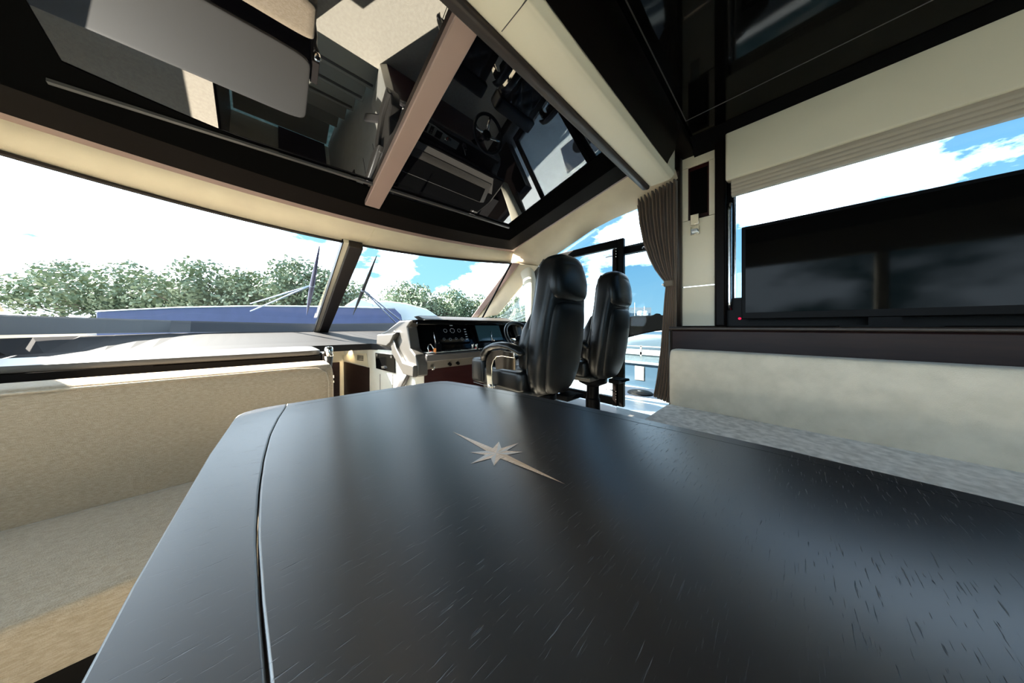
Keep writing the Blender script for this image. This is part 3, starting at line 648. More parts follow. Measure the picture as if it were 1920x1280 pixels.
# ================================================================== HELM CHAIRS
def chair(name, X, Y, label):
    c0 = Vector((X, Y, 0))
    r = thing(name, c0, label, 'chair', None)
    def W(x, y, z): return c0+Vector((x, y, z))
    # backrest shell
    prof = shell = [(.672, -.150, .10, .03), (.690, -.153, .155, .045), (.74, -.163, .195, .062), (.85, -.182, .213, .072), (.97, -.196, .218, .076), (1.08, -.208, .212, .078), (1.17, -.216, .198, .078), (1.24, -.222, .184, .080), (1.30, -.227, .175, .084), (1.36, -.232, .168, .084), (1.41, -.236, .156, .078), (1.445, -.24, .132, .068), (1.468, -.243, .095, .048), (1.478, -.245, .035, .018)]
    q = MB(); q.loft([sring(W(0, y, z), hw, hd, 32, 3.2) for z, y, hw, hd in prof]); bk = q.build('backrest', M['leather'], r, smooth=True, sub=1)
    # raised rear panel
    prof = [(.680, -.195, .06, .018), (.700, -.200, .12, .035), (.80, -.222, .158, .048), (.95, -.240, .170, .054), (1.08, -.254, .163, .056), (1.16, -.263, .150, .055), (1.195, -.266, .136, .046), (1.212, -.264, .10, .028)]
    q = MB(); q.loft([sring(W(0, y, z), hw, hd, 32, 2.8) for z, y, hw, hd in prof]); q.build('rear_panel', M['leather2'], r, smooth=True, sub=1)
    # headrest pad: overhangs above the rear panel
    prof = [(1.205, -.262, .10, .03), (1.218, -.268, .142, .050), (1.25, -.272, .165, .060), (1.31, -.270, .170, .062), (1.37, -.266, .164, .058), (1.42, -.260, .146, .052), (1.455, -.256, .112, .042), (1.480, -.25, .05, .022)]
    q = MB(); q.loft([sring(W(0, y, z), hw, hd, 32, 2.6) for z, y, hw, hd in prof]); q.build('headrest', M['leather'], r, smooth=True, sub=1)
    for s in (-1, 1):
        ca_, sa_ = math.cos(.62), math.sin(.62)
        q = MB(); q.tube([W(s*hw*ca_**(2/3.2)*1.0, y+hd*sa_**(2/3.2)*.99, z) for z, y, hw, hd in shell[1:-2]], .0045, 8); q.build('piping', M['piping'], r, smooth=True)
    # wing bolsters ahead of the shell
    for s in (-1, 1):
        q = MB(); q.loft([sring(W(s*x, y, z), hw, hd, 20, 2.4) for x, y, z, hw, hd in ((.155, -.115, .80, .02, .02), (.165, -.10, .84, .038, .04), (.172, -.105, .95, .042, .045), (.162, -.125, 1.05, .036, .042), (.140, -.15, 1.14, .022, .03), (.13, -.16, 1.17, .008, .01))]); q.build('side_bolster', M['leather'], r, smooth=True)
    # seat
    q = MB(); rbox(q, W(-.235, -.13, .70), W(.235, .30, .815), .05); sc1 = q.build('seat', M['leather'], r, smooth=True)
    q = MB(); n1, n2 = 28, 28; rows = []
    for i in range(n1+1):
        row = []
        for j in range(n2+1):
            x = -.17+.34*i/n1; y = -.12+.40*j/n2
            u_ = (x+y)/.075; v_ = (x-y)/.075
            h = .018*(abs(math.sin(u_*PI/2))*abs(math.sin(v_*PI/2)))**.5
            ed = min(1, min(i, n1-i, j, n2-j)/3)
            row.append(W(x, y, .808+.022*ed+h*ed))
        rows.append(row)
    q.grid(rows); q.build('quilted_pad', M['leather'], r, smooth=True)
    q = MB(); rbox(q, W(-.25, .20, .705), W(.25, .33, .865), .04); q.build('thigh_bolster', M['leather'], r, smooth=True)
    q = MB(); q.tube([W(-.237, -.15, .698), W(-.238, .05, .695), W(-.238, .31, .70)], .003, 6); q.build('piping', M['piping'], r, smooth=True)
    # armrests with chrome arms
    for s in (-1, 1):
        q = MB(); pts = [(.155, .865), (.14, .905), (.105, .938), (.05, .957), (-.02, .966), (-.09, .962), (-.15, .945), (-.18, .925)]
        rings = []
        for i, (y, z) in enumerate(pts):
            a, b_ = pts[max(i-1, 0)], pts[min(i+1, len(pts)-1)]; d = Vector((0, b_[0]-a[0], b_[1]-a[1])).normalized(); nn = Vector((1, 0, 0)).cross(d)
            wd = .034 if 0 < i < len(pts)-1 else .02; hh = .019 if 0 < i < len(pts)-1 else .012
            rings.append([W(s*.275, y, z)+Vector((1, 0, 0))*wd*math.cos(2*PI*k/16)+nn*hh*math.sin(2*PI*k/16) for k in range(16)])
        q.loft(rings); q.build('armrest', M['leather'], r, smooth=True)
        q = MB(); o_ = [(.115, .70), (.125, .78), (.13, .85), (.115, .895), (.07, .925), (0, .938), (-.12, .93), (-.12, .90), (-.02, .902), (.03, .895), (.06, .87), (.075, .83), (.072, .76), (.062, .70), (.075, .688), (.10, .688)]
        q.prism([W(s*.272-.005, y, z) for y, z in o_], (.010, 0, 0)); ca = q.build('arm_bracket', M['chrome'], r, bevel=.003)
        q = MB(); q.prism([W(s*.268-.003, y, z) for y, z in ((.055, .885), (0, .90), (-.12, .90), (-.12, .835), (-.02, .83), (.04, .82))], (.006, 0, 0)); q.build('arm_inner_plate', M['chrome'], r)
        q = MB(); q.lathe(W(s*.279, .088, .712), [(.001, 0), (.014, 0), (.014, .006), (.009, .009), (.001, .009)], axis=(s, 0, 0), seg=14); q.build('pivot_bolt', M['steel'], r, smooth=False)
        q = MB(); q.tube([W(s*.20, .088, .712), W(s*.28, .088, .712)], .009, 10); q.build('arm_pivot', M['steel'], r, smooth=True)
    # base
    q = MB(); q.span(W(-.20, -.15, .665), W(.20, .26, .70)); q.build('seat_frame', M['taupe'], r, bevel=.01)
    q = MB(); q.span(W(.0, -.27, .64), W(.13, -.19, .672)); q.prism([W(.04, -.27, .65), W(.13, -.30, .655), W(.14, -.29, .67), W(.04, -.25, .67)], (0, .05, 0)); q.build('adjuster', M['black'], r, bevel=.004)
    q = MB(); q.lathe(W(0, -.06, 0), [(.19, 0), (.19, .018), (.10, .03), (.058, .05), (.055, .50), (.048, .505), (.048, .60), (.11, .63), (.11, .665)], seg=28); q.build('pedestal', M['black'], r, smooth=False, bevel=.003)
    return r
chair('helm_chair', 1.245, 1.13, 'large black leather helm chair nearest the table, with chrome armrest')
chair('helm_chair', 1.895, 1.13, 'black leather helm chair beside the open side door, farther from the table')

# ================================================================== HELM CONSOLE
hc_ = thing('helm_console', (1.35, 2.1, 0), 'angular taupe and black helm console with screens below the windscreen', 'helm console')
XL = .80; XRt = 2.08
# left cheek (profile in YZ, extruded in X)
ck = [(1.86, .70), (1.86, .785), (1.90, .86), (1.99, .90), (2.05, 1.065), (1.97, 1.118), (2.22, 1.118), (2.50, 1.04), (2.74, .995), (2.74, .88), (2.40, .87), (2.28, .76), (2.10, .70)]
q = MB(); q.prism([(XL, y, z) for y, z in ck], (.085, 0, 0)); q.build('cheek', M['taupe'], hc_, bevel=.012)
q = MB(); q.prism([(XRt-.085, y, z) for y, z in ck], (.085, 0, 0)); q.build('cheek', M['taupe'], hc_, bevel=.012)
# armrest-like block and angular frame band on the left cheek
q = MB(); q.prism([(XL-.045, y, z) for y, z in ((2.20, 1.015), (2.66, .995), (2.68, .90), (2.40, .895), (2.30, .93))], (.05, 0, 0)); q.build('side_block', M['taupe'], hc_, bevel=.012)
q = MB(); q.prism([(XL-.03, y, z) for y, z in ((2.20, 1.02), (2.30, 1.0), (2.22, .90), (2.06, .79), (1.86, .785), (1.86, .70), (2.06, .70), (2.30, .84), (2.34, .93), (2.26, 1.04))], (.035, 0, 0)); q.build('side_band', M['taupe'], hc_, bevel=.008)
# top hood
q = MB(); q.prism([(XL+.02, y, z) for y, z in ((1.93, 1.103), (1.935, 1.122), (2.25, 1.122), (2.50, 1.05), (2.50, 1.0), (2.20, 1.095))], (XRt-XL-.04, 0, 0)); q.build('hood', M['matte'], hc_, bevel=.006)
q = MB(); q.prism([(1.02, 2.45, .99), (XRt, 2.45, .99), (2.25, 3.2, 1.02), (1.62, 4.1, 1.03), (1.10, 3.2, .965)], (0, 0, .006)); q.build('glare_pad', M['matte'], hc_)
q = MB(); q.prism([(XL+.10, 1.95, 1.118), (XRt-.17, 1.95, 1.118), (XRt-.06, 2.14, 1.118), (XL+.12, 2.14, 1.118)], (0, 0, .006))
q.loft([[Vector(p) for p in ((.93, 2.02, 1.128), (1.93, 2.02, 1.128), (1.99, 2.28, 1.128), (.99, 2.28, 1.128))], [Vector(p) for p in ((.90, 2.08, 1.158), (1.88, 2.08, 1.158), (1.92, 2.28, 1.158), (.95, 2.28, 1.158))]])
q.build('visor', M['taupe'], hc_, bevel=.004)
q = MB(); q.prism([(.92, 2.09, 1.158), (1.87, 2.09, 1.158), (1.91, 2.27, 1.158), (.96, 2.27, 1.158)], (0, 0, .003)); q.build('visor_pad', M['matte'], hc_)
q = MB(); q.span((XL+.03, 1.925, 1.085), (XRt-.03, 1.945, 1.108)); q.build('hood_lip', M['blackgloss'], hc_, bevel=.004)
# recess back (raked panel)
def rk(x, t_, off=0): # t 0 bottom .. 1 top
    n_ = Vector((0, -.215, .105)).normalized()
    return Vector((x, 2.02+.105*t_, .865+.225*t_))+Vector((0, -.225, .105)).normalized()*off
q = MB(); q.prism([rk(XL+.05, 0, -.02), rk(XRt-.05, 0, -.02), rk(XRt-.05, 1.02, -.02), rk(XL+.05, 1.02, -.02)], Vector((0, -.225, .105)).normalized()*.02); q.build('instrument_panel', M['blackgloss'], hc_)
def scr(x0, x1, t0, t1, m_, nm):
    q = MB(); nv = Vector((0, -.225, .105)).normalized()
    q.prism([rk(x0, t0), rk(x1, t0), rk(x1-.0, t1), rk(x0, t1)], nv*.014); o = q.build(nm, M['black'], hc_, bevel=.003)
    q = MB(); q.prism([rk(x0+.01, t0+.05, .0142), rk(x1-.01, t0+.05, .0142), rk(x1-.01, t1-.05, .0142), rk(x0+.01, t1-.05, .0142)], nv*.001); q.build('display', m_, o)
    return o, nv
s1_, nv = scr(1.06, 1.385, .22, .98, M['screen'], 'screen_bezel')
sym = []
def glyph(cx, ct, rr, sides=8):
    q = MB()
    for k in range(sides):
        a0, a1 = 2*PI*k/sides, 2*PI*(k+.6)/sides
        q.prism([rk(cx+rr*math.cos(a)*k2, ct+rr*math.sin(a)*k2/.248, .0156) for a, k2 in ((a0, 1), (a1, 1), (a1, .82), (a0, .82))], nv*.0004)
    q.build('gauge_symbol', M['glyph'], s1_)
for cx, ct, rr in ((1.15, .72, .018), (1.22, .72, .024), (1.29, .72, .018), (1.12, .40, .011), (1.18, .38, .013), (1.24, .40, .011), (1.30, .38, .013)): glyph(cx, ct, rr)
for k in range(5):
    q = MB(); q.prism([rk(1.345, .35+.1*k, .0156), rk(1.365, .35+.1*k, .0156), rk(1.365, .38+.1*k, .0156), rk(1.345, .38+.1*k, .0156)], nv*.0004); q.build('menu_symbol', M['glyph'], s1_)
q = MB()
q.prism([rk(1.205, .91, .0156), rk(1.235, .91, .0156), rk(1.235, .94, .0156), rk(1.205, .94, .0156)], nv*.0004)
q.build('clock_symbol', M['glyph'], s1_)
scr(1.475, 1.80, .22, .98, M['screen2'], 'screen_bezel')
for x in (1.425, 1.84): 
    q = MB(); q.prism([rk(x, .25), rk(x+.03, .25), rk(x+.03, .95), rk(x, .95)], nv*.006); q.build('switch_strip', M['black'], hc_)
# shelf, lip, chin
q = MB(); q.prism([(XL+.08, 1.86, .845), (XRt-.05, 1.86, .845), (XRt-.05, 2.05, .865), (XL+.08, 2.05, .865)], (0, 0, .012)); q.build('shelf', M['black'], hc_)
q = MB(); q.prism([(XL+.07, y, z) for y, z in ((1.85, .805), (1.845, .855), (1.875, .862), (1.90, .805))], (XRt-XL-.12, 0, 0)); q.build('shelf_lip', M['taupedk'], hc_, bevel=.005)
q = MB(); q.prism([(XL+.07, y, z) for y, z in ((1.87, .805), (1.93, .735), (2.06, .73), (2.06, .805))], (XRt-XL-.12, 0, 0)); q.build('chin', M['taupe'], hc_, bevel=.004)
for px_, py_ in ((812, 690), (844, 683), (859, 681)):
    p_ = onY(px_, py_, 1.885); q = MB(); q.lathe(p_, [(.013, -.02), (.013, .008), (.009, .012), (.001, .012)], axis=(0, -1, -.3), seg=14); q.build('knob' if px_ < 830 else 'socket', M['chrome'] if px_ < 830 else M['black'], hc_)
q = MB(); q.span((.90, 1.96, 0), (2.02, 2.35, .735)); q.build('pedestal', M['redwood'], hc_, bevel=.004)
q = MB(); q.prism([(.845, 2.0, 0), (.90, 1.96, 0), (.90, 2.35, 0), (.86, 2.4, 0)], (0, 0, .78)); q.build('pedestal_side', M['white'], hc_, bevel=.004)
# diagonal brace / grab rail under the left cheek
p0, p1 = onX(766, 694, .84), onX(742, 745, .80)
q = MB(); d_ = (p1-p0); q.loft([sring(p0+d_*t_, .02, .045, 16, 4) for t_ in (0, .5, 1, 1.6)]); q.build('footrest_strut', M['taupedk'], hc_, smooth=True)
# controls on shelf: keypad, small display, chrome knobs, wheel, throttle
q = MB(); q.prism([(.89, 1.875, .866), (1.20, 1.875, .866), (1.34, 1.895, .866), (1.50, 1.905, .866), (1.50, 1.99, .866), (1.33, 1.985, .866), (1.20, 1.972, .866), (.89, 1.972, .866)], (0, 0, .004)); q.build('control_plate', M['white'], hc_, bevel=.003)
q = MB(); q.span((1.04, 1.885, .870), (1.15, 1.962, .873)); kp = q.build('keypad', M['black'], hc_, bevel=.001)
for i in range(4):
    for j in range(3):
        q = MB(); q.span((1.05+.023*i, 1.892+.023*j, .873), (1.066+.023*i, 1.907+.023*j, .876)); q.build('key', M['steel'], kp)
q = MB(); q.span((1.17, 1.888, .870), (1.205, 1.96, .873)); sp_ = q.build('switch_panel', M['black'], hc_)
for k in range(3):
    q = MB(); q.span((1.18, 1.896+.022*k, .873), (1.195, 1.908+.022*k, .880)); q.build('rocker', M['steel'], sp_)
q = MB(); q.span((1.235, 1.895, .870), (1.30, 1.965, .873)); dsq = q.build('small_display', M['steel'], hc_, bevel=.002)
q = MB(); q.span((1.241, 1.901, .873), (1.294, 1.93, .874)); q.build('display_window', M['black'], dsq)
for xk in (.945, 1.375):
    q = MB(); q.lathe((xk, 1.925, .868), [(.030, 0), (.030, .006), (.024, .008), (.024, .004), (.001, .004)], seg=28); rg = q.build('socket_ring', M['chrome'], hc_)
    q = MB(); q.span((xk-.017, 1.908, .872), (xk-.011, 1.942, .880)); q.build('red_mark', M['red'], rg)
for px_ in (886, 893):
    p_ = onY(px_, 656, 1.93); q = MB(); q.lathe((p_.x, p_.y, .86), [(.012, 0), (.010, .02), (.013, .045), (.011, .056), (.001, .058)], seg=16); q.build('throttle_knob', M['chrome'], hc_, smooth=True)
q = MB(); pth = [(.925, 1.93, .87), (.92, 1.94, .90), (.93, 1.955, .925), (.95, 1.95, .93), (.965, 1.94, .90), (.965, 1.93, .872)]; q.tube(pth, .005, 8); q.build('grab_loop', M['chrome'], hc_, smooth=True)
# steering wheel
wc = Vector((1.67, 1.64, .965)); ax = Vector((0, -.80, .60)).normalized(); u_ = Vector((1, 0, 0)); v_ = ax.cross(u_)
sw_ = thing('steering_wheel', wc, 'black steering wheel with polished spokes half hidden behind the helm chair', 'steering wheel')
q = MB(); n_ = 36; rings = []
for i in range(n_+1):
    a = 2*PI*i/n_; rd = u_*math.cos(a)+v_*math.sin(a)
    rings.append([wc+rd*.175+(rd*math.cos(2*PI*k/10)+ax*math.sin(2*PI*k/10))*.016 for k in range(10)])
q.grid(rings, True); q.build('rim', M['leather'], sw_, smooth=True)
for a in (PI*.0, PI*1.0, PI*1.5):
    rd = u_*math.cos(a)+v_*math.sin(a); q = MB(); q.tube([wc-ax*.03+rd*.03, wc-ax*.02+rd*.10, wc+rd*.17], [.02, .013, .011], 10); q.build('spoke', M['chrome'], sw_, smooth=True)
q = MB(); q.lathe(wc-ax*.05, [(.03, -.33), (.03, 0), (.05, .01), (.05, .03), (.035, .045), (.001, .047)], axis=ax, seg=24); q.build('hub', M['black'], sw_, smooth=False, bevel=.003)
# hand radios
def radio(px_, py_, label, h, wd):
    p_ = onY(px_, py_, 1.90); r = thing('handheld_radio', (p_.x, 1.90, .858), label, 'radio')
    q = MB(); q.span((p_.x-wd, 1.885, .858), (p_.x+wd, 1.915, .858+h*.45)); q.build('body', M['black'], r, bevel=.005)
    q = MB(); q.tube([(p_.x-wd*.7, 1.90, .858+h*.4), (p_.x-wd*1.3, 1.91, .858+h)], [.006, .003], 8); q.build('aerial', M['steel'], r, smooth=True)
    q = MB(); q.lathe((p_.x+wd*.4, 1.90, .858+h*.45), [(.006, 0), (.006, .012), (.001, .013)], seg=10); q.build('dial', M['chrome'], r)
    return r, p_
rr_, p_ = radio(821, 660, 'small black handheld radio with an orange grip standing on the console shelf', .17, .024)
q = MB(); q.span((p_.x-.030, 1.882, .858), (p_.x-.022, 1.916, .90)); q.build('grip', M['orange'], rr_, bevel=.002)
radio(925, 650, 'small radio with a pale aerial on the shelf under the right screen', .17, .016)

# ================================================================== CURTAIN
rows = []
nR, nC = 40, 90
Lpx = [(0, 1195, 1268, 376, 338), (.10, 1199, 1268, 418, 395), (.22, 1206, 1268, 455, 440), (.34, 1218, 1268, 487, 480), (.40, 1228, 1268, 505, 502), (.45, 1239, 1267, 520, 519), (.48, 1248, 1267, 530, 529), (.50, 1248.5, 1267, 537, 536), (.56, 1246, 1267, 560, 560), (.66, 1243, 1267, 600, 600), (.80, 1239, 1266, 655, 655), (.92, 1231, 1264, 715, 715), (1, 1226, 1258, 742, 756)]
def lpx(t_):
    for a, b_ in zip(Lpx, Lpx[1:]):
        if t_ <= b_[0]:
            k = (t_-a[0])/(b_[0]-a[0]); return [a[i]+(b_[i]-a[i])*k for i in range(1, 5)]
    return Lpx[-1][1:]
for i in range(nR+1):
    t_ = i/nR; xl_, xr_, yl_, yr_ = lpx(t_); pl, pr = onX(xl_, yl_, 2.345), onX(xr_, yr_, 2.345); row = []
    amp = 1.5*(.012+.016*abs(t_-.49)*2) if t_ < .49 else .010+.04*(t_-.49)
    for j in range(nC+1):
        s = j/nC; p_ = pl.lerp(pr, s); ph = s*11*2*PI+.7*math.sin(t_*3+s*7)
        row.append(p_+Vector((amp*math.sin(ph), .004*math.sin(ph*.5+1), 0)))
    rows.append(row)
q = MB(); q.grid(rows); cu = tag(q.build('curtain', M['curtain'], smooth=True, solid=.003), 'long pleated brown curtain tied back beside the side door', 'curtain')
pl, pr = onX(1246, 532, 2.345), onX(1264, 531, 2.345)
q = MB(); q.loft([sring((2.345, (pl.y+pr.y)/2, z), .03, (pl.y-pr.y)/2+.004, 20, 3) for z in (pl.z-.025, pl.z+.022)]); tb_ = q.build('tieback', M['tie'], cu, smooth=False, bevel=.004)
q = MB(); q.lathe(Vector((2.31, pl.y-.0, pl.z-.01)), [(.001, -.009), (.009, -.005), (.011, 0), (.009, .005), (.001, .009)], seg=14); q.build('button', M['chrome'], tb_, smooth=True)

# ================================================================== OUTSIDE THE BOAT
# own side deck, bulwark, black fairing
q = MB(); q.span((2.5, -3, .10), (4.1, 6, .20)); sd = struct(q.build('deck', M['whitegloss'], bevel=.01), 'white side deck outside the door')
bu = thing('bulwark', (3.92, 1.4, .2), 'glossy blue-grey side bulwark with a pale capping outside the door', 'bulwark')
q = MB(); q.span((3.90, -3, .20), (3.94, 6, .535)); q.build('panel', M['bluegrey'], bu)
q = MB(); q.span((3.87, -3, .535), (3.97, 6, .56)); q.build('capping', M['whitegloss'], bu, bevel=.01)
for k in range(5):
    q = MB(); q.span((3.89, 1.40+.30*k, .30), (3.902, 1.53+.30*k, .50)); q.build('inset_panel', M['shade'], bu, bevel=.01)
q = MB(); q.prism([onZ(x, y, .2005) for x, y in ((1150, 722), (1250, 733), (1262, 752), (1150, 738))], (0, 0, .006)); tag(q.build('deck_mat', M['mat']), 'dark blue strip of deck covering outside the door', 'deck covering')
q = MB(); p_ = onZ(1200, 736, .215); q.lathe((p_.x, p_.y, .20), [(.15, 0), (.15, .02), (.13, .03), (.001, .03)], seg=28)
hs = tag(q.build('deck_hatch', M['black'], bevel=.004), 'round black hatch on the white side deck', 'hatch')
q = MB(); q.tube([(p_.x, p_.y-.03, .235), (p_.x, p_.y+.03, .235)], .006, 8); q.build('handle', M['chrome'], hs, smooth=True)
q = MB(); WX = 3.35
q.prism([onX(x, y, WX) for x, y in ((1120, 612), (1150, 604), (1172, 595), (1190, 592), (1222, 591.5), (1230, 587), (1235, 588), (1237, 591), (1256, 590), (1270, 590), (1330, 600), (1440, 660), (1440, 855), (1400, 840), (1330, 640), (1270, 617), (1250, 618), (1225, 621), (1205, 625), (1170, 634), (1120, 650))], (.07, 0, 0))
fa = tag(q.build('side_fairing', M['matte'], bevel=.01), 'sweeping glossy black side fairing outside the door', 'fairing')
q = MB(); p_ = onX(1173, 624, WX); q.lathe(p_, [(.02, -.02), (.022, .02), (.014, .03), (.001, .032)], axis=(-1, 0, 0), seg=16); q.build('end_cap', M['chrome'], fa, smooth=True)
# wipers
def wiper(label, blade0, blade1, arm0, arm1, D0, D1, blm, bw=1):
    b0, b1 = onD(*blade0, D0), onD(*blade1, D1)
    r = thing('windscreen_wiper', (b0+b1)/2, label, 'wiper')
    q = MB(); m0 = b0.lerp(b1, .5); q.tube([b0, b0.lerp(b1, .25), m0, b0.lerp(b1, .75), b1], [.004, .016*bw, .022*bw, .016*bw, .004], 8); q.build('blade', blm, r, smooth=True)
    hub = b0.lerp(b1, arm0[2])
    for dx in (0, 1):
        e = onD(arm1[0]+dx*arm1[2], arm1[1]+dx*arm1[3], D1+.35); q = MB(); q.tube([hub+Vector((0, 0, .0)), e], .009, 8); q.build('arm', M['wiper'], r, smooth=True)
    q = MB(); q.lathe(hub, [(.001, -.03), (.02, -.025), (.026, 0), (.02, .025), (.001, .03)], axis=(0, -1, .3), seg=12); q.build('pivot', M['wiper'], r, smooth=True)
def sD(x, y):                    # depth of the windscreen along a pixel ray, a hand's breadth outside
    best = None
    for rows_ in (pane(0.02, 1.0), pane(-1.0, -.02)):
        for r in rows_:
            for p in r:
                d = p.x*FX+p.y*FY; 
                if d < .3: continue
                l_ = (p.x*FY-p.y*FX)/d; X_, Y_ = 960+l_*FPX, HORIZ-(p.z-CAM_Z)/d*FPX
                e = (X_-x)**2+(Y_-y)**2
                if best is None or e < best[0]: best = (e, d)
    return best[1]*1.04+.03
wiper('blue-black windscreen wiper with a wide blade, left of the centre post', (599, 462), (575, 590), (0, 0, .45), (470, 583, 0, -14), sD(599, 462), sD(575, 590), M['wiperblue'], 1.1)
wiper('slim dark windscreen wiper right of the centre post', (706, 480), (662, 590), (0, 0, .47), (757, 606, -14, 0), sD(706, 480), sD(662, 590), M['black'])

# water, quay
q = MB(); q.add([(-400, -400, -2.4), (500, -400, -2.4), (500, 500, -2.4), (-400, 500, -2.4)], [(0, 1, 2, 3)]); wt = q.build('water', M['water']); wt['kind'] = 'structure'; wt['label'] = 'dark harbour water'
q = MB(); a = onD(900, 600, 26); d_ = Vector((.30, -1, 0)).normalized()
p1 = Vector((23.5, 40, 0)); p2 = Vector((23.5, -40, 0))
q.span((32.6, -40, -2.3), (36, 50, -1.95)); q.span((32.6, -40, -1.35), (32.8, 50, -1.25))
for k in range(29): q.span((32.6, -39+3*k, -2.6), (32.8, -38.8+3*k, -1.2))
struct(q.build('quay', M['planks']), 'weathered grey pontoon walkway across the water')
q = MB(); q.span((-120, 60, -2.5), (45, 140, -.6)); q.span((45, 30, -2.5), (140, 140, -.6)); q.span((70, -80, -2.5), (140, 30, -.6)); struct(q.build('ground', M['planks']), 'far bank of the harbour')

def yacht(name, x, y, rot, ln, label, mb_h=0, fly=True, grp='yachts moored across the water'):
    r = thing(name, (x, y, -2.4), label, 'boat', grp); rz = Matrix.Rotation(rot, 3, 'Z'); o0 = Vector((x, y, -2.4))
    def T(p): return o0+rz @ Vector(p)
    rings = []
    for t_, wd, zd in ((0, .8, 0), (.3, 1, 0), (.6, .95, .1), (.8, .7, .22), (.93, .3, .35), (1, .03, .42)):
        X_ = -ln/2+ln*t_; h = ln*.15+zd; wv = ln*.15*wd
        rings.append([T((X_, -wv*.6, -.2)), T((X_, -wv, h*.6)), T((X_, -wv*1.02, h)), T((X_, wv*1.02, h)), T((X_, wv, h*.6)), T((X_, wv*.6, -.2))])
    q = MB(); q.loft(rings); q.build('hull', M['whitegloss'], r, bevel=.03)
    h = ln*.15
    def blk(a, b_, w0, z0, z1, sl):
        return [[T((a, -w0, z0)), T((a, w0, z0)), T((b_, w0*.8, z0)), T((b_, -w0*.8, z0))], [T((a+sl*.2, -w0*.85, z1)), T((a+sl*.2, w0*.85, z1)), T((b_-sl, w0*.65, z1)), T((b_-sl, -w0*.65, z1))]]
    q = MB(); q.loft(blk(-ln*.33, ln*.22, ln*.11, h, h+ln*.085, ln*.12)); q.build('cabin', M['whitegloss'], r, bevel=.05)
    q = MB(); q.loft(blk(-ln*.30, ln*.19, ln*.113, h+ln*.03, h+ln*.062, ln*.05)); q.build('cabin_windows', M['bluegrey'], r)
    if fly:
        q = MB(); q.loft(blk(-ln*.30, ln*.05, ln*.09, h+ln*.085, h+ln*.115, ln*.05)); q.build('flybridge', M['whitegloss'], r, bevel=.04)
        q = MB(); q.lathe(T((-ln*.2, 0, h+ln*.15)), [(ln*.022, -ln*.02), (ln*.026, 0), (ln*.022, ln*.02), (ln*.01, ln*.03), (.01, ln*.034)], seg=18); q.build('radome', M['whitegloss'], r, smooth=True)
        q = MB(); q.tube([T((-ln*.2, -ln*.07, h+ln*.1)), T((-ln*.22, -ln*.05, h+ln*.14)), T((-ln*.22, ln*.05, h+ln*.14)), T((-ln*.2, ln*.07, h+ln*.1))], .08, 8); q.build('radar_arch', M['whitegloss'], r, smooth=True)
    if mb_h:
        q = MB(); q.tube([T((0, 0, h)), T((0, 0, mb_h))], .035, 6); q.build('mast', M['whitegloss'], r, smooth=True)
    q = MB(); q.tube([T((-ln*.1, -ln*.16, h+.5)), T((ln*.25, -ln*.14, h+.6)), T((ln*.42, -ln*.06, h+.7))], .025, 6); q.build('guard_rail', M['steel'], r, smooth=True)
Ld = ['white motor yacht moored nearest the door opening, bow towards the pontoon', 'white cruiser with a tall mast behind the pontoon', 'low white sports boat half hidden by the black fairing', 'white flybridge yacht moored near the curtain', 'white cabin cruiser moored beyond the row', 'tall white yacht farther along the pontoon']
k = 0
for (px_, D, rot, ln, mh, fl) in ((1176, 42, 2.2, 11, 0, True), (1208, 52, 2.9, 12, 7.5, True), (1226, 43, 2.5, 10, 0, False), (1252, 42, 2.3, 12, 0, True), (1190, 60, 2.4, 13, 9, True), (1146, 44, 2.6, 13, 8, True)):
    p_ = onD(px_, 612, D); yacht('motor_yacht', p_.x, p_.y, rot, ln, Ld[k], mh, fl); k += 1
p_ = onD(1201, 612, 40); yacht('motor_yacht', p_.x, p_.y, 2.0, 13, 'white flybridge yacht just outside, below its two radar domes', 0, False)
for i, (px_, lab) in enumerate(((1200.5, 'larger white radar dome seen above the black fairing'), (1210.5, 'smaller white radar dome seen above the black fairing'))):
    D = 40+.6*i; p_ = onD(px_, 591, D); q = MB(); s = .46-.08*i
    q.lathe((p_.x, p_.y, p_.z), [(s*.25, -1.9), (s*.25, -.02), (s*.9, 0), (s, .1), (s, .38), (s*.85, .56), (s*.5, .68), (.005, .72)], seg=24)
    tag(q.build('radar_dome', M['whitegloss'], smooth=True), lab, 'radar dome')
# quay buildings
def shed(name, px0, px1, D, zt, m_, label, roof=0, cat='building'):
    a, b_ = onD(px0, 612, D), onD(px1, 612, D); a.z = b_.z = -.7
    bk = Vector((FX, FY, 0))*10; c_ = (a+b_)/2
    r = thing(name, (c_.x, c_.y, -.6), label, cat)
    q = MB(); q.prism([a, b_, b_+bk, a+bk], (0, 0, zt+.7)); q.build('walls', m_, r)
    if roof:
        q = MB(); up = Vector((0, 0, zt+.7)); n_ = 12
        q.loft([[a.lerp(b_, i/n_)+Vector((0, 0, zt+.7+roof*math.sin(PI*i/n_))) for i in range(n_+1)], [a.lerp(b_, i/n_)+bk+Vector((0, 0, zt+.7+roof*math.sin(PI*i/n_))) for i in range(n_+1)]]); q.build('roof', M['whitegloss'], r)
    nwin = 8; fwd = Vector((FX, FY, 0))*-.05
    q = MB(); q.prism([a.lerp(b_, .04)+fwd+Vector((0, 0, (zt+.7)*.55)), a.lerp(b_, .96)+fwd+Vector((0, 0, (zt+.7)*.55)), a.lerp(b_, .96)+fwd+Vector((0, 0, (zt+.7)*.78)), a.lerp(b_, .04)+fwd+Vector((0, 0, (zt+.7)*.78))], Vector((FX, FY, 0))*.04); q.build('window_band', M['bluegrey'], r)
shed('harbour_office', 1176, 1221, 70, 6.2, M['roofgrey'], 'long low grey-blue flat roofed building beyond the moored yachts')
shed('warehouse', 1222, 1300, 90, 5.0, M['wallwood'], 'dark low building beside the grey one near the curtain')
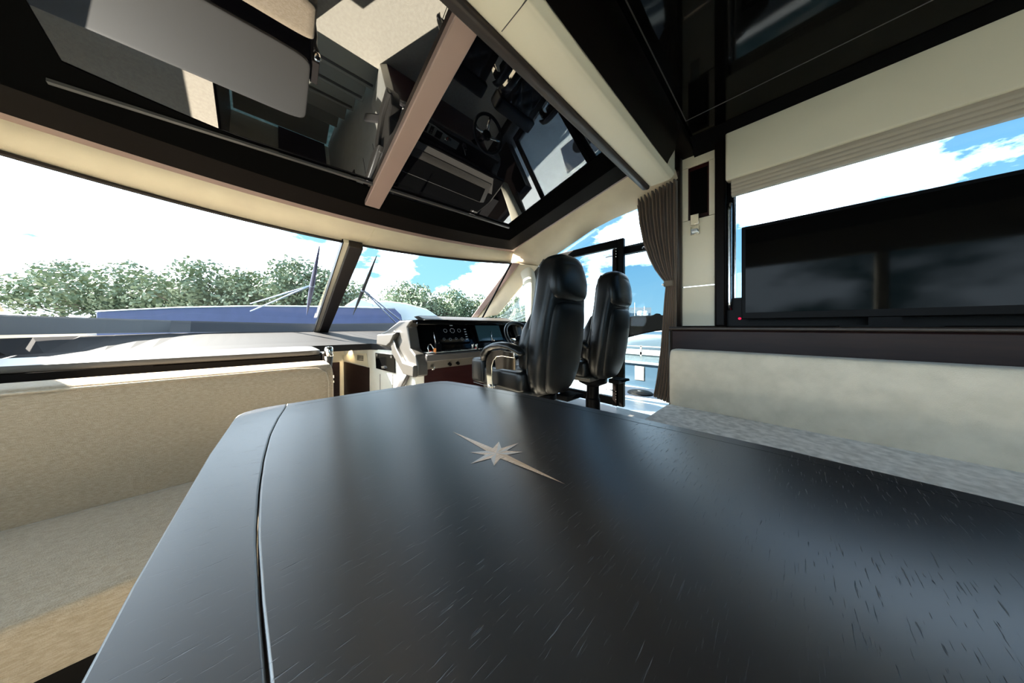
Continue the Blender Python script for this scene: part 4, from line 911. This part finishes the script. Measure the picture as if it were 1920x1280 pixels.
# white marquee roofs ahead
for nm, pts, D, lab in (('marquee', ((640, 600), (646, 573), (671, 557), (700, 570), (700, 600)), 45, 'white gabled marquee behind the blue cover'),
                        ('boat_hall', ((690, 604), (692, 566), (720, 563), (760, 568), (800, 579), (822, 593), (830, 604)), 52, 'large white curved roof behind the helm console')):
    q = MB(); P = [onD(x, y, D) for x, y in pts]; q.prism(P, Vector((FX*.3, FY, 0))*18); tag(q.build(nm, M['whitegloss'], bevel=.2), lab, 'building')
# blue covered boat in front
q = MB(); D = 13
P = [onD(x, y, D) for x, y in ((180, 612), (180, 584), (330, 577), (480, 574), (600, 575), (700, 577), (740, 578), (752, 590), (768, 612))]
P = [P[0]+Vector((0, 0, -1.2))]+P[1:-1]+[P[-1]+Vector((0, 0, -1.2))]
q.prism(P, Vector((FX*.2, FY, 0))*2.4)
bb_ = tag(q.build('covered_boat', M['blue'], bevel=.05), 'boat under a flat blue tarpaulin ahead of the windscreen', 'boat')
q = MB(); q.tube([p+Vector((0, -.02, .01)) for p in P[1:-2]], .035, 8); q.build('cover_edge', M['whitegloss'], bb_, smooth=True)

# trees: leafy crowns of many small blades around branch lobes
def tree_mesh(seed, conic=False, leaves=4200):
    rnd = random.Random(seed); q = MB(); lobes = []
    for k in range(26):
        if conic:
            h = rnd.random(); rr = (1-h)*.42+.04; a = rnd.random()*2*PI; lobes.append((Vector((rr*math.cos(a)*rnd.random(), rr*math.sin(a)*rnd.random(), .15+h*.85)), .13*(1-h)+.06))
        else:
            v = Vector((rnd.gauss(0, 1), rnd.gauss(0, 1), rnd.gauss(0, 1))).normalized()*rnd.uniform(.15, .40); lobes.append((Vector((v.x*1.15, v.y*1.15, .62+v.z*.85)), rnd.uniform(.12, .2)))
    for k in range(leaves):
        c_, rad = rnd.choice(lobes); v = Vector((rnd.gauss(0, 1), rnd.gauss(0, 1), rnd.gauss(0, 1))).normalized()
        p_ = c_+v*rad*rnd.uniform(.75, 1.08); s = rnd.uniform(.013, .028); a = v.orthogonal().normalized()*s; b_ = v.cross(a).normalized()*s*.8
        ro = Matrix.Rotation(rnd.random()*6.28, 3, v) @ Matrix.Rotation(rnd.uniform(-.9, .9), 3, a.normalized())
        a, b_ = ro @ a, ro @ b_
        q.add([p_-a-b_*.4, p_+b_, p_+a+b_*.3, p_-b_], [(0, 1, 2, 3)])
    me = bpy.data.meshes.new('crown'); me.from_pydata(q.v, [], q.f); me.materials.append(M['leaf'])
    t_ = MB()
    t_.tube([(0, 0, -.05), (.01, 0, .3), (0, .01, .62)], [.035, .025, .01], 8)
    for c_, rad in lobes[:12]: t_.tube([(0, 0, .25+.2*rnd.random()), c_*.9], [.012, .004], 5)
    mt = bpy.data.meshes.new('trunk'); mt.from_pydata(t_.v, [], t_.f); mt.materials.append(M['bark'])
    return me, mt
TM = [tree_mesh(1), tree_mesh(2), tree_mesh(3), tree_mesh(4, True)]
def tree(px_, D, toppx, kind, label, wide=1.0, grp='trees on the far bank'):
    p_ = onD(px_, 612, D); zt = onD(px_, toppx, D).z; h = zt+1.2
    r = thing('tree', (p_.x, p_.y, -1.2), label, 'tree', grp)
    for me, nm in zip(TM[kind], ('crown', 'trunk')):
        o = bpy.data.objects.new(nm, me); C.objects.link(o); o.parent = r; o.scale = (h*wide, h*wide, h); o.rotation_euler = (0, 0, (px_*7.3) % 6.28)
tree_list = [(120, 60, 500, 0), (205, 58, 492, 1), (290, 60, 508, 2), (370, 57, 497, 0), (445, 60, 512, 1), (492, 60, 506, 2), (548, 58, 494, 0), (590, 60, 499, 1), (622, 62, 505, 2), (756, 62, 535, 0), (785, 60, 533, 1), (822, 62, 546, 2), (850, 60, 548, 0), (882, 62, 552, 1), (915, 60, 556, 2), (942, 58, 560, 0), (968, 50, 556, 3), (985, 56, 566, 1)]
names = ['far left of the windscreen', 'left part of the port pane', 'middle of the port pane', 'left of the wiper arms', 'above the wiper arms', 'behind the wiper arms', 'just left of the blue wiper blade', 'just right of the blue wiper blade', 'close against the centre post', 'leftmost over the white curved roof', 'tallest over the white curved roof', 'behind the right end of the white roof', 'left above the console visor', 'middle above the console visor', 'close against the raked pillar', 'in the small window below the raked pillar', 'conifer in the small corner window', 'beside the cream post in the corner window']
for (px_, D, tp_, kd), nm in zip(tree_list, names):
    tree(px_, D, tp_, kd, ('pointed green ' if kd == 3 else 'broad leafy green tree, ')+nm, 1.05 if kd < 3 else .6)
